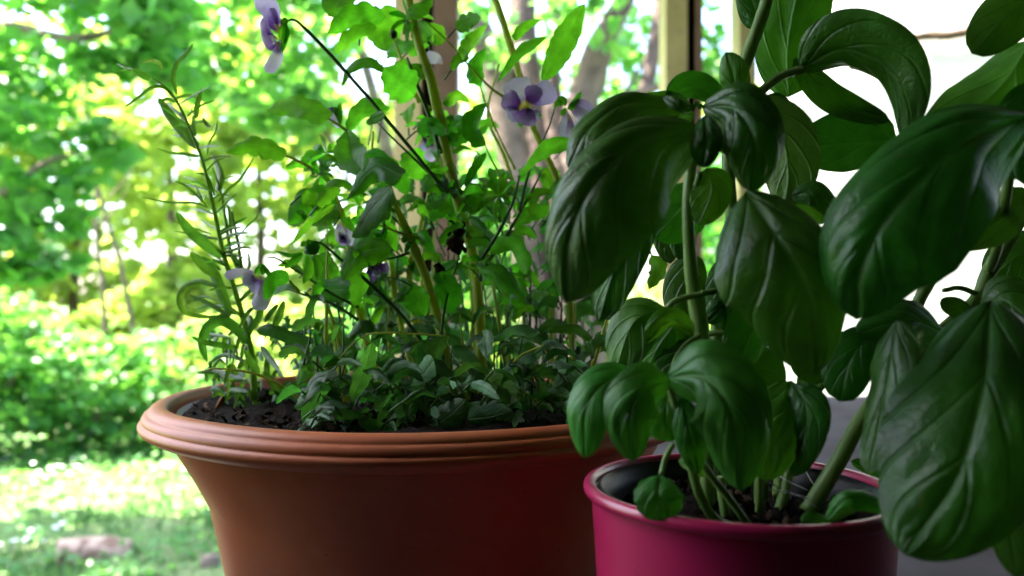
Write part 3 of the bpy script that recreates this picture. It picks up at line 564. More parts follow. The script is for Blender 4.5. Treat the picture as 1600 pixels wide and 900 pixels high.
RB = P(398, 618, 0.47)
ro = empty('rosemary_plant', RB, 'slender rosemary with narrow leaves at the left of the terracotta pot', 'herb')
c1 = lambda x, y: (170+x/2.25, 50+y/2.25)
c2 = lambda x, y: (240+x/3.0, 380+y/3.0)
tube('stem', W3([(237, 121), (262, 140), (280, 165), (300, 210), (316, 250), (328, 300), (338, 345), (350, 400), (366, 450), (382, 505), (394, 560), (398, 625)], 0.47), [0.0006, 0.0009, 0.0011, 0.0014, 0.0018, 0.0022], M['herb_stem'], ro, 8, 60, 0.05)
tube('stem', W3([(373, 425), (360, 390), (352, 340), (345, 300), (332, 262)], 0.475), [0.0012, 0.001, 0.0006], M['herb_stem'], ro, 6, 20)
tube('stem', W3([(378, 420), (372, 380), (362, 330)], 0.47), [0.0011, 0.0008], M['herb_stem'], ro, 6)
NEED = [([(145, 167), (118, 152), (85, 128)], 5.5), ([(88, 130), (60, 128), (25, 110)], 1.7), ([(80, 132), (55, 133), (28, 142)], 1.5),
        ([(185, 138), (178, 112), (150, 100), (112, 108)], 3.6), ([(240, 225), (226, 160), (238, 112), (270, 78), (298, 40)], 4.0), ([(232, 235), (195, 196), (150, 195), (105, 228), (52, 267)], 3.0),
        ([(315, 410), (265, 355), (212, 290), (172, 228)], 9.5), ([(306, 305), (312, 255), (327, 198)], 4.5), ([(312, 440), (270, 430), (215, 424), (168, 408)], 2.6),
        ([(345, 435), (355, 385), (376, 350), (383, 308)], 1.6), ([(382, 562), (390, 500), (362, 424)], 6.5), ([(372, 580), (355, 525), (332, 500), (302, 494)], 2.2),
        ([(383, 600), (420, 555), (470, 508), (512, 438)], 2.6), ([(345, 612), (305, 570), (270, 540), (232, 524)], 2.4), ([(330, 592), (315, 560), (303, 535)], 1.7),
        ([(352, 618), (300, 600), (210, 598), (112, 580)], 1.9), ([(408, 792), (350, 755), (285, 700), (236, 632)], 9.5), ([(366, 712), (300, 690), (222, 663)], 1.6),
        ([(350, 715), (290, 710), (226, 699)], 1.6), ([(432, 722), (428, 660), (419, 605)], 3.2), ([(445, 727), (490, 680), (520, 650), (528, 606)], 1.5), ([(398, 868), (345, 835), (315, 805), (286, 772)], 7.5),
        ([(396, 838), (360, 808), (326, 788)], 3.5), ([(468, 838), (445, 800), (414, 768)], 5.5), ([(490, 838), (493, 805), (487, 776)], 3.0), ([(378, 565), (400, 520), (450, 506)], 1.5),
        ([(290, 395), (262, 350), (300, 330)], 1.2), ([(330, 300), (345, 325), (357, 335)], 3.2), ([(300, 290), (290, 275), (305, 262)], 1.3), ([(305, 370), (298, 330), (298, 290)], 3.2)]
for (pts, hw) in NEED:
    blade(ro, [c1(*q) for q in pts], (0.47, 0.47+random.uniform(-0.025, 0.025)), 1.0*hw, roll=random.uniform(-25, 25), curl=0.7)
NEED2 = [([(300, 205), (215, 178), (148, 205), (120, 260), (140, 318), (215, 345), (345, 345)], 4.8), ([(445, 475), (395, 410), (320, 362), (255, 395), (228, 470), (252, 560)], 8.5),
         ([(590, 500), (660, 485), (712, 510), (722, 560), (688, 590)], 5.5), ([(362, 345), (320, 240), (285, 150), (232, 95), (172, 42)], 8.0), ([(360, 350), (300, 305), (235, 270), (166, 240)], 3.6),
         ([(384, 495), (320, 480), (240, 465), (176, 438)], 4.5), ([(425, 555), (370, 528), (310, 530), (258, 565)], 3.4), ([(480, 410), (560, 405), (660, 445), (765, 458)], 11.0),
         ([(565, 395), (590, 340), (612, 268)], 6.0), ([(520, 375), (545, 330), (585, 285)], 4.0), ([(420, 470), (455, 380), (440, 330)], 6.0), ([(400, 400), (440, 330), (470, 300)], 3.0),
         ([(300, 270), (230, 250), (185, 270)], 1.5), ([(350, 440), (290, 430), (240, 425)], 2.4), ([(430, 420), (480, 370), (505, 300), (480, 260)], 5.0), ([(330, 300), (260, 290), (200, 310)], 2.0),
         ([(445, 820), (400, 815), (330, 850)], 5.5), ([(440, 700), (370, 695), (320, 750)], 6.0), ([(330, 795), (280, 800), (225, 820)], 2.0), ([(420, 640), (350, 630), (280, 600), (200, 610)], 6.0),
         ([(455, 850), (440, 790), (400, 730), (390, 680)], 7.0), ([(520, 600), (560, 660), (590, 720)], 5.0), ([(500, 480), (540, 540), (590, 600)], 5.0), ([(500, 610), (460, 560), (430, 500)], 6.0), ([(540, 700), (590, 690), (640, 640)], 5.0)]
for (pts, hw) in NEED2:
    blade(ro, [c2(*q) for q in pts], (0.465, 0.465+random.uniform(-0.03, 0.03)), 1.15*hw, roll=random.uniform(-20, 20), curl=0.8)
for k in range(95):      # small leaves round the foot
    x, y = random.uniform(322, 505), random.uniform(515, 662); a = random.uniform(0, 6.28); L = random.uniform(14, 36)
    blade(ro, [(x, y), (x+L*0.5*math.cos(a), y-abs(L*0.6*math.sin(a))-4), (x+L*math.cos(a), y-L*0.5*math.sin(a)+3)], (0.48, 0.48+random.uniform(-0.03, 0.06)), random.uniform(2, 5), roll=random.uniform(-60, 60))
RS = [(262, 140), (280, 165), (300, 210), (316, 250), (328, 300), (338, 345), (350, 400), (366, 450), (382, 505)]
for k in range(46):
    s = random.random()**0.8*(len(RS)-1.01); i = int(s); f = s-i; x = RS[i][0]*(1-f)+RS[i+1][0]*f; y = RS[i][1]*(1-f)+RS[i+1][1]*f
    sd_ = random.choice([-1, 1]); L = random.uniform(20, 50); up = random.uniform(-.15, .9)
    blade(ro, [(x, y), (x+sd_*L*.5, y-L*.5*up-3), (x+sd_*L, y-L*up+random.uniform(-6, 8))], (0.47, 0.47+random.uniform(-.03, .03)), random.uniform(1.4, 3.4), roll=random.uniform(-50, 50))
blade(ro, [(205, 112), (198, 108), (192, 100)], 0.468, 1.0)
leaf('dead_leaf', W3([(336, 640), (344, 630), (350, 618)], 0.45), 0.0022, M['deadleaf'], ro, 'lance', curl=1.2)

# --- violas: three plants by their stems
VA = P(520, 625, 0.52); VB = P(720, 615, 0.50); VC = P(870, 620, 0.52)
va = empty('viola_plant', VA, 'bushy viola with scalloped leaves beside the rosemary', 'flower', 'violas in the terracotta pot')
vb = empty('viola_plant', VB, 'tallest viola with thick pale stems in the middle of the pot', 'flower', 'violas in the terracotta pot')
vc = empty('viola_plant', VC, 'viola carrying two open lilac flowers next to the basil', 'flower', 'violas in the terracotta pot')
def st(parent, pts, rad, m='viola_stem', d=0.5, wob=0.04):
    return tube('stem', [P(q[0], q[1], q[2] if len(q) > 2 else d) for q in pts], [r/F*d*(0.45 if k == 0 and pts[0][1] > 0 else 1) for k, r in enumerate(rad)], M[m], parent, 8, max(14, 7*len(pts)), wob)
# thick stems
st(vb, [(625, -60), (640, 5), (655, 70), (675, 130), (688, 190), (700, 250), (715, 310), (735, 380), (745, 440), (750, 510), (752, 600)], [6, 6.5, 8.5, 9, 9, 8, 9], d=0.49)
st(vb, [(598, 260), (620, 325), (642, 375), (668, 440), (684, 500), (698, 560), (708, 620)], [6, 6.5, 7, 7, 8], d=0.46)
st(vb, [(668, 215), (670, 300), (655, 360), (640, 420), (650, 520), (655, 610)], [4, 5, 5], d=0.54)
st(vb, [(636, 90), (655, 140), (672, 185), (688, 240)], [4, 4.5], 'green_stem', 0.485)
st(vb, [(615, 60), (632, 105), (655, 160)], [3.5, 3.5], d=0.50)
st(va, [(505, 270), (520, 300), (538, 350), (552, 420), (560, 480), (575, 540), (600, 615)], [6, 6, 6.5, 6], d=0.51)
st(va, [(583, 205), (582, 260), (595, 330), (610, 400), (618, 470), (640, 560), (660, 620)], [4, 5, 5], d=0.53)
st(va, [(500, 455), (520, 500), (535, 560), (540, 630)], [4.5, 5], d=0.47)
st(vc, [(765, -20), (778, 10), (795, 65), (812, 120), (830, 190), (852, 240), (872, 290), (885, 400), (892, 500), (900, 610)], [5.5, 5.5, 5, 5.5, 6], d=0.53)
st(vc, [(780, 100), (762, 180), (790, 250), (812, 330), (818, 430), (820, 520), (828, 610)], [3.5, 4, 4.5], d=0.57)
st(vc, [(862, 440), (862, 520), (866, 610)], [5, 5], d=0.55); st(vc, [(898, 470), (896, 560), (898, 620)], [4.5, 4.5], d=0.52)
st(vc, [(948, 500), (930, 560), (905, 625)], [5.5, 5], d=0.42)
st(vb, [(800, 360), (770, 400), (756, 415), (750, 440)], [3.2, 4], 'green_stem', 0.485); st(vc, [(845, 270), (825, 310), (790, 370), (760, 410)], [3, 3], 'green_stem', 0.48)
st(vb, [(812, 275), (800, 320), (775, 370), (752, 405)], [3.5, 3.5], 'green_stem', 0.47)
# thin flower stalks
st(va, [(447, 34), (458, 31), (475, 43), (520, 90), (575, 152), (640, 230), (690, 290), (702, 300)], [2.6, 3.0, 3.0, 3.2], 'green_stem', 0.455)
st(va, [(590, 192), (620, 222), (665, 265), (698, 295)], [2.6, 2.8], 'green_stem', 0.47)
st(vb, [(668, 35), (700, 65), (735, 105), (770, 140), (800, 158)], [2.5, 2.5], 'viola_stem', 0.50)
st(vb, [(735, 105), (748, 130), (760, 165), (775, 205)], [2.0, 2.0], 'viola_stem', 0.51)
st(vc, [(868, 165), (855, 205), (838, 240), (825, 275), (812, 330)], [2.4, 2.6], 'green_stem', 0.47)
st(vc, [(800, 62), (808, 90), (815, 120), (820, 135)], [2.0, 2.0], 'viola_stem', 0.515)
st(vc, [(758, 225), (768, 250), (782, 275), (795, 310)], [2.2, 2.4], 'viola_stem', 0.50); st(vc, [(765, 180), (785, 225), (805, 265)], [2.5, 2.5], 'viola_stem', 0.54)
st(va, [(490, 378), (505, 382), (540, 412), (580, 445), (625, 490), (660, 535), (700, 600)], [2.6, 3.0, 3.2], 'green_stem', 0.45)
st(va, [(418, 402), (432, 404), (455, 418), (485, 437), (520, 460), (560, 480)], [2.3, 2.5], 'green_stem', 0.455)
st(va, [(450, 452), (480, 462), (520, 475), (560, 500)], [2.4, 2.5], 'green_stem', 0.46)
st(vb, [(718, 398), (706, 440), (695, 480), (690, 540), (700, 600)], [2.4, 3.0], 'green_stem', 0.455)
st(va, [(318, 580), (340, 576), (395, 583), (440, 603), (475, 628), (520, 650)], [2.8, 3.2], 'viola_stem', 0.44)
st(vb, [(530, 560), (560, 530), (600, 520), (690, 525), (700, 530)], [2.0, 2.2], 'viola_stem', 0.42)
st(vb, [(700, 615), (740, 600), (790, 575), (815, 555), (850, 540)], [2.2, 2.2], 'viola_stem', 0.41)
st(vc, [(850, 545), (865, 570), (885, 610), (895, 625)], [2.4, 2.4], 'viola_stem', 0.42); st(vc, [(835, 565), (842, 600), (845, 640)], [2.6, 3], 'viola_stem', 0.42)
st(vc, [(805, 605), (830, 620), (845, 635)], [3.0, 3], 'viola_stem', 0.42)
st(vb, [(545, 395), (600, 405), (640, 395)], [2.4, 2.4], 'green_stem', 0.46)
st(vb, [(583, 348), (610, 358), (635, 368), (655, 372)], [2.6, 2.6], 'viola_stem', 0.45)
st(vb, [(600, 430), (640, 445), (655, 470)], [2, 2], 'green_stem', 0.46)

VL = [ # parent, midrib base..tip, half width px, depth, options
 (va, [(514, 186), (468, 163), (415, 173)], 21, 0.46, dict(scal=0.27, roll=35, stalk=[(542, 205), (530, 196), (514, 186)])),
 (va, [(447, 243), (400, 226), (353, 238)], 18, 0.455, dict(scal=0.34, ns=4, roll=20, stalk=[(485, 262), (466, 252), (447, 243)])),
 (vb, [(548, -22), (525, 8), (531, 33)], 22, 0.49, dict(scal=0.20)), (vb, [(602, 25), (556, 24), (511, 52)], 19, 0.48, dict(scal=0.34, ns=4)),
 (vb, [(588, 42), (550, 58), (521, 86)], 13, 0.47, dict(scal=0.31, roll=-30)), (vb, [(625, 18), (598, 48), (605, 80)], 24, 0.50, dict(scal=0.20)),
 (vb, [(606, 112), (575, 95), (545, 108), (534, 135)], 10, 0.47, dict(roll=40, scal=0.20)), (vb, [(648, 150), (624, 128), (600, 104)], 27, 0.475, dict(scal=0.24, stalk=[(676, 170), (662, 162), (648, 150)])),
 (va, [(605, 165), (566, 178), (543, 208)], 18, 0.47, dict(scal=0.17, curl=.9, roll=-35)), (va, [(572, 194), (588, 184), (601, 177)], 7, 0.46, dict(shape='round')),
 (va, [(566, 268), (548, 240), (542, 203)], 24, 0.45, dict(scal=0.24, fold=-.4, curl=.3, top=1)), (va, [(628, 276), (585, 262), (542, 312)], 22, 0.455, dict(scal=0.24, roll=25)),
 (va, [(612, 292), (578, 330), (552, 372)], 31, 0.45, dict(scal=0.17, roll=55, curl=.9)), (va, [(600, 360), (575, 372), (555, 400)], 26, 0.46, dict(scal=0.17, roll=40)),
 (va, [(527, 318), (485, 316), (450, 352)], 25, 0.47, dict(scal=0.31, ns=4)), (va, [(524, 320), (486, 348), (454, 384)], 11, 0.45, dict(roll=-62, scal=0.26, curl=.2)),
 (va, [(530, 330), (500, 342), (478, 352)], 16, 0.475, dict(scal=0.17)), (va, [(610, 384), (562, 396), (533, 440)], 24, 0.445, dict(scal=0.20, curl=.9, roll=25)),
 (va, [(548, 452), (515, 454), (482, 466)], 19, 0.46, dict(scal=0.34, ns=4)), (va, [(570, 425), (562, 450), (553, 480)], 17, 0.45, dict(roll=-40, curl=.2)),
 (va, [(520, 405), (500, 425), (490, 440)], 22, 0.48, dict(scal=0.17)), (va, [(475, 330), (462, 345), (452, 352)], 10, 0.48, dict()),
 (vb, [(642, 30), (655, 12), (676, 0)], 15, 0.48, dict(roll=-35)), (vb, [(672, 62), (655, 48), (642, 42)], 15, 0.50, dict(scal=0.17)), (vb, [(690, 70), (678, 52), (665, 60)], 15, 0.52, dict()),
 (vb, [(720, 88), (738, 65), (762, 38)], 12, 0.50, dict(roll=25)), (vb, [(742, 132), (745, 100), (760, 74)], 15, 0.51, dict(curl=.7)),
 (vb, [(757, 228), (742, 195), (762, 160)], 20, 0.48, dict(roll=40, fold=.3, scal=0.20)), (vb, [(700, 225), (718, 200), (745, 172)], 20, 0.50, dict(roll=-20)), (vb, [(695, 165), (715, 150), (735, 160)], 9, 0.50, dict()),
 (vc, [(848, 128), (876, 75), (914, 6)], 19, 0.485, dict(shape='lance', curl=.35, scal=0.12, ns=7, roll=20)), (vc, [(802, 62), (820, 42), (846, 30)], 8, 0.50, dict()), (vc, [(778, 128), (815, 85), (856, 56)], 11, 0.50, dict(shape='lance', roll=40)),
 (vc, [(908, 228), (860, 232), (812, 274)], 18, 0.46, dict(roll=-52, scal=0.14, curl=.25)), (vc, [(726, 292), (742, 262), (760, 238)], 7, 0.49, dict(shape='lance')),
 (vc, [(860, 295), (838, 308), (830, 340)], 11, 0.49, dict(roll=-45)), (vc, [(870, 290), (858, 275), (850, 262)], 16, 0.54, dict()),
 (vb, [(768, 398), (800, 388), (823, 428)], 19, 0.46, dict(shape='round', roll=40, curl=1.2)), (vb, [(744, 411), (782, 428), (822, 478)], 17, 0.455, dict(shape='lance', curl=.8, roll=-30)),
 (vb, [(660, 496), (655, 468), (646, 446)], 22, 0.45, dict(shape='round', scal=0.24, roll=20)), (vb, [(697, 490), (700, 460), (690, 424)], 20, 0.455, dict(shape='round', scal=0.24, roll=-20)),
 (vc, [(842, 522), (805, 512), (765, 534)], 13, 0.44, dict(roll=50)), (vc, [(925, 530), (895, 512), (855, 520)], 11, 0.44, dict(roll=50)), (vc, [(835, 560), (855, 535), (893, 546)], 11, 0.42, dict(roll=-65)),
 (va, [(582, 534), (570, 575), (550, 630)], 16, 0.41, dict(shape='lance', roll=-35, curl=.2)), (va, [(518, 585), (498, 615), (473, 668)], 19, 0.41, dict(roll=-40, curl=.2, scal=0.34, ns=4)),
 (va, [(535, 595), (515, 605), (500, 635)], 12, 0.42, dict(roll=-40, curl=.2)), (va, [(555, 540), (535, 555), (505, 575)], 13, 0.43, dict(roll=40)),
 (vb, [(700, 524), (686, 538), (674, 560)], 16, 0.41, dict(shape='spoon', scal=0.20, roll=-25, curl=.2)), (vb, [(640, 605), (660, 585), (678, 562)], 17, 0.41, dict(shape='spoon', roll=-35, curl=.2, scal=0.24)),
 (vb, [(762, 592), (785, 606), (808, 622)], 24, 0.40, dict(shape='round', roll=-40, curl=.2, scal=0.14)), (va, [(610, 630), (600, 645), (588, 664)], 8, 0.40, dict(roll=-30, curl=.2)), (vb, [(645, 620), (632, 645), (618, 668)], 9, 0.40, dict(roll=-30, curl=.2)),
 (vb, [(672, 668), (700, 650), (728, 625)], 24, 0.39, dict(scal=0.17, roll=-15)), (vb, [(730, 655), (770, 650), (800, 640)], 22, 0.39, dict(roll=20)), (vc, [(885, 600), (905, 620), (925, 640)], 13, 0.41, dict()),
 (vc, [(820, 655), (800, 650), (775, 655)], 14, 0.40, dict(roll=50)), (va, [(560, 655), (590, 668), (625, 672)], 12, 0.40, dict(roll=40)), (va, [(500, 655), (520, 640), (545, 640)], 11, 0.41, dict(roll=-50)),
 (vc, [(1018, 398), (1028, 420), (1014, 452)], 15, 0.47, dict(scal=0.31, ns=4, stalk=[(1005, 388), (1012, 390), (1018, 398)])), (vc, [(978, 420), (988, 412), (998, 402)], 12, 0.47, dict(shape='round', scal=0.17)),
 (vb, [(610, 290), (590, 300), (575, 300)], 10, 0.47, dict()), (vb, [(700, 270), (680, 282), (665, 300)], 22, 0.49, dict(roll=25)), (vb, [(640, 235), (655, 262), (690, 270)], 22, 0.50, dict(scal=0.17)), (vb, [(700, 268), (690, 270), (672, 270)], 10, 0.47, dict(roll=-60)),
 (vb, [(735, 285), (742, 310), (735, 335)], 17, 0.50, dict()), (vb, [(705, 330), (690, 318), (668, 322)], 14, 0.47, dict(roll=45)), (vb, [(688, 380), (712, 362), (730, 362)], 12, 0.48, dict()), (vb, [(700, 345), (710, 320), (708, 300)], 10, 0.5, dict())]
for (par, pts, hw, d, kw) in VL:
    kw = dict(kw); k2 = dict(shape='ovate', curl=0.55, nt=30, nu=10, puff=0.0005, nv=6, wave=0.07, ph=random.random(), ns=4, scal=.22, fold=random.uniform(-.25, .25))
    sp = kw.pop('stalk', None)
    k2.update(kw); n = len(pts); dd = random.uniform(-0.018, 0.018)
    leaf('leaf', [P(x, y, d+dd*(i/(n-1)-0.5)*2) for i, (x, y) in enumerate(pts)], 1.18*hw/F*d, M['low' if d < .425 else ('viola_lit' if pts[0][1] < 260 and random.random() < .6 or pts[0][0] < 515 and pts[0][1] < 300 else 'viola')], par, stalk=[P(x, y, d-dd) for x, y in sp] if sp else None, **k2)  # nearest leaves carry the grey light on their tops as sage colour
# star-like tufts of narrow stipules at the nodes
for (par, x, y, d, n, L) in [(va, 500, 275, .5, 9, 34), (vb, 690, 205, .49, 11, 40), (vb, 700, 298, .49, 9, 30), (vc, 780, 305, .49, 10, 44), (va, 590, 335, .46, 6, 26), (vb, 672, 200, .5, 6, 36), (vb, 645, 378, .46, 6, 20), (vb, 722, 345, .47, 6, 22),
                             (va, 560, 470, .48, 7, 34), (va, 510, 240, .5, 7, 34), (vb, 640, 30, .5, 7, 36), (vc, 775, 310, .52, 6, 40), (vb, 748, 415, .47, 6, 22), (va, 560, 320, .52, 7, 36), (vc, 860, 300, .54, 6, 40), (va, 586, 250, .52, 6, 26), (vb, 690, 262, .5, 6, 40)]:
    for k in range(n):
        a = 2*math.pi*(k+random.uniform(-.3, .3))/n; l = L*random.uniform(.6, 1.25)
        leaf('leaf', [P(x, y, d), P(x+l*.55*math.cos(a), y-l*.55*math.sin(a)-3, d+random.uniform(-.01, .01)), P(x+l*math.cos(a), y-l*math.sin(a)+4, d+random.uniform(-.02, .02))], random.uniform(3.5, 7)/F*d, M['viola'], par,
             'lance', curl=.6, nt=10, nu=4, roll=random.uniform(-60, 60))
def share(par, x):
    """a plant that already bears its fill of leaves leaves the next one to its neighbour"""
    n = lambda o: sum(1 for q in o.children if q.name.startswith('leaf'))
    if n(par) < 285: return par
    return min((va, vb, vc), key=n)
# the mass of foliage low in the pot and behind
def fill(par, n, xr, yr, dr, lr, wr, sh=('ovate', 'lance', 'spoon', 'round')):
    for _ in range(n):
        x, y, d = random.uniform(*xr), random.uniform(*yr), random.uniform(*dr); a = random.gauss(0, 1.0)+(0 if random.random() < .5 else math.pi); l = random.uniform(*lr); s = random.choice(sh); f_ = .9 if s == 'lance' else 1
        p0 = P(x, y, d); p2 = P(x+l*math.cos(a), y-l*.6*math.sin(a), d+random.uniform(-.025, .02)); p1 = (p0+p2)/2+Vector((0, 0, random.uniform(.1, .35)*l/F*d))
        leaf('leaf', [p0, p1, p2], random.uniform(*wr)*f_/F*d, M['low'], share(par, x), s, curl=random.uniform(.4, 1.2), fold=random.uniform(-.5, .45), roll=random.uniform(-70, 70), nt=16, nu=6, scal=random.choice([0, .2, .32]), ns=3, wave=.08, ph=random.random(),
             stalk=[p0+Vector((random.uniform(-.006, .006), random.uniform(-.004, .01), -.022)), p0+Vector((0, 0, -.008)), p0], stalk_r=.0006, stem_mat=M['green_stem'])
fill(va, 60, (480, 640), (500, 650), (.42, .62), (28, 64), (7, 17)); fill(vb, 80, (610, 800), (500, 655), (.40, .62), (28, 64), (7, 17)); fill(vc, 64, (770, 930), (480, 650), (.41, .62), (28, 62), (7, 16))
fill(va, 34, (490, 640), (390, 520), (.48, .60), (28, 60), (6, 15)); fill(vb, 56, (600, 800), (300, 520), (.50, .62), (28, 60), (6, 15)); fill(vc, 36, (770, 900), (300, 500), (.52, .62), (28, 60), (6, 15)); fill(vb, 8, (560, 700), (150, 300), (.52, .58), (24, 46), (6, 13))

random.seed(21)
def fill2(par, n, xr, yr, dr, lr, wr, m, dirs=None):
    for _ in range(n):
        x, y, d = random.uniform(*xr), random.uniform(*yr), random.uniform(*dr); a = random.choice([0, math.pi])+random.gauss(0.1, .7); l = random.uniform(*lr)
        p0 = P(x, y, d); p2 = P(x+l*math.cos(a), y-l*.7*math.sin(a)+l*.12, d+random.uniform(-.02, .02)); p1 = (p0+p2)/2+Vector((0, 0, random.uniform(.08, .28)*l/F*d)); s = random.choice(['ovate', 'ovate', 'lance', 'spoon'])
        leaf('leaf', [p0, p1, p2], random.uniform(*wr)/F*d, m, share(par, x), s, curl=random.uniform(.3, 1.1), fold=random.uniform(-.4, .4), roll=random.uniform(-65, 65), nt=24, nu=8, scal=random.choice([.1, .24, .32]), ns=4, wave=.08, ph=random.random(),
             stalk=[P(x-l*.35*math.cos(a), y+14, d+.004), P(x-l*.12*math.cos(a), y+4, d), p0], stalk_r=.0006, stem_mat=M['green_stem'])
fill2(va, 26, (470, 610), (230, 480), (.45, .56), (34, 66), (9, 18), M['viola']); fill2(vb, 30, (610, 770), (200, 500), (.47, .58), (34, 64), (8, 17), M['viola']); fill2(vc, 24, (760, 890), (230, 500), (.48, .6), (34, 66), (8, 16), M['viola'])
for k in range(20):
    x = random.uniform(500, 905); y0_ = random.uniform(330, 520); dx = random.uniform(-40, 25); d_ = random.uniform(.46, .6)
    st([va, vb, vc][0 if x < 600 else (1 if x < 770 else 2)], [(x+dx, y0_), (x+dx*.5, (y0_+620)/2+10), (x, 625)], [2.0, 3.2, 3.6], random.choice(['viola_stem', 'viola_stem', 'green_stem']), d_)
fill2(va, 12, (470, 610), (230, 480), (.45, .56), (26, 52), (7, 13), M['viola']); fill2(vb, 18, (610, 770), (240, 500), (.47, .58), (26, 52), (7, 13), M['viola']); fill2(vc, 14, (760, 890), (260, 500), (.48, .6), (26, 52), (7, 13), M['viola'])
fill2(vb, 14, (560, 720), (20, 200), (.48, .56), (34, 62), (9, 17), M['viola'])
fill2(va, 22, (470, 620), (560, 662), (.385, .44), (30, 62), (8, 16), M['low']); fill2(vb, 26, (600, 780), (560, 664), (.375, .43), (30, 64), (8, 18), M['low']); fill2(vc, 20, (760, 900), (560, 650), (.39, .45), (30, 60), (8, 16), M['low'])
fill2(va, 16, (440, 560), (500, 580), (.46, .62), (30, 60), (7, 14), M['low'])
fill2(va, 26, (440, 620), (600, 668), (.375, .50), (16, 38), (5, 11), M['low']); fill2(vb, 30, (600, 790), (600, 668), (.365, .50), (16, 40), (5, 12), M['low']); fill2(vc, 40, (760, 925), (570, 655), (.38, .52), (18, 42), (5, 12), M['low'])
def flower(par, petals, sepals, d, extra=None):
    """petals: (name, material, [px midrib], half width, options)"""
    fl = None
    for (m, pts, hw, kw) in petals:
        k2 = dict(shape='petal', curl=.45, nt=14, nu=10, wave=.08, ph=random.random()); k2.update(kw); dz = k2.pop('dz', 0)
        if fl is None:
            fl = bpy.data.objects.new('flower', None); C.objects.link(fl); fl.parent = par; b = P(pts[0][0], pts[0][1], d); fl.location = b-par.location; fl.empty_display_size = .01
        n = len(pts); leaf('petal', [P(q[0], q[1], (q[2] if len(q) > 2 else d+dz*(i/(n-1)))) for i, q in enumerate(pts)], hw/F*d, M[m], fl, **k2)
    for (pts, hw) in sepals:
        leaf('sepal', [P(x, y, d-.002) for x, y in pts], hw/F*d, M['viola'], fl, 'lance', curl=.7, nt=9, nu=4)
    return fl
# nodding flower at the top left, seen from the side
flower(va, [('petal_lilac', [(440, 48), (425, 20), (412, -12)], 22, dict(roll=40, curl=.4)), ('petal_violet', [(436, 55), (424, 32), (418, 12)], 13, dict(roll=-20)), ('petal_violet', [(438, 62), (416, 52), (410, 28)], 9, dict(roll=-35)),
            ('petal_white', [(438, 70), (424, 62), (414, 40)], 8, dict(roll=-45)), ('petal_violet', [(437, 66), (424, 74), (408, 50)], 8, dict(roll=-30)),
            ('petal_white', [(440, 66), (432, 88), (416, 113)], 12, dict(roll=25, curl=.5)), ('petal_white', [(441, 60), (434, 72), (431, 84)], 8, dict(roll=30))],
       [([(446, 34), (446, 55), (440, 84)], 6), ([(446, 36), (440, 46), (437, 62)], 5), ([(447, 36), (449, 52), (444, 70)], 4), ([(440, 40), (444, 34), (450, 30)], 6)], 0.452)
# open flower facing the lens
flower(vc, [('petal_white', [(822, 162, .474), (812, 146, .476), (803, 122, .474)], 24, dict(top=1)), ('petal_lilac', [(826, 160, .475), (846, 150, .478), (868, 138, .476)], 21, dict(roll=20)), ('petal_face', [(822, 166, .471), (832, 150, .470), (836, 132, .472)], 15, dict()),
            ('petal_face', [(818, 168, .470), (802, 160, .467), (786, 150, .468)], 17, dict()), ('petal_lilac', [(816, 170, .471), (804, 176, .468), (793, 184, .470)], 15, dict()), ('petal_face', [(820, 164, .466), (821, 178, .462), (815, 195, .464)], 21, dict(curl=.7)), ('petal_lilac', [(825, 172, .469), (834, 180, .467), (842, 187, .469)], 13, dict())],
       [([(836, 172), (842, 178), (846, 184)], 4), ([(814, 186), (812, 192), (815, 200)], 4)], 0.47)
f2 = flower(vc, [('petal_dark', [(824, 168), (827, 174), (830, 181)], 7, dict(nt=8, nu=4))], [], 0.457)
# flower seen from behind with its green sepals
flower(vc, [('petal_white', [(884, 168), (886, 190), (880, 216)], 13, dict(roll=-40)), ('petal_white', [(888, 166), (908, 182), (908, 206)], 17, dict(roll=30)), ('petal_lilac', [(888, 164), (910, 165), (928, 192)], 14, dict(roll=40)),
            ('petal_white', [(888, 176), (890, 205), (898, 222)], 15, dict(curl=.8)), ('petal_violet', [(906, 195), (914, 205), (922, 214)], 9, dict()), ('petal_dark', [(908, 198), (908, 212), (902, 224)], 7, dict())],
       [([(880, 166), (872, 160), (866, 170)], 5), ([(884, 166), (880, 156), (870, 154)], 6), ([(888, 166), (900, 158), (908, 142)], 6), ([(884, 168), (880, 176), (876, 180)], 5), ([(886, 170), (894, 166), (900, 160)], 6)], 0.465)
# faded flower hanging over the rosemary
flower(va, [('petal_white', [(404, 428), (378, 424), (350, 430)], 11, dict(roll=45)), ('petal_lilac', [(402, 432), (390, 436), (378, 440)], 10, dict(roll=30)), ('petal_white', [(406, 430), (412, 452), (398, 484)], 17, dict(roll=30, curl=.7)), ('petal_lilac', [(405, 430), (400, 446), (392, 456)], 11, dict())],
       [([(408, 412), (404, 420), (398, 428)], 5), ([(410, 414), (418, 424), (424, 436)], 4), ([(410, 412), (412, 420), (410, 430)], 6)], 0.45)
leaf('leaf', [P(452, 438, .455), P(430, 440, .45), P(414, 470, .445)], 18/F*.45, M['viola'], va, 'ovate', roll=-40, curl=.5, nt=16, nu=8, stalk=[P(468, 458, .455), P(460, 448, .455), P(452, 438, .455)])
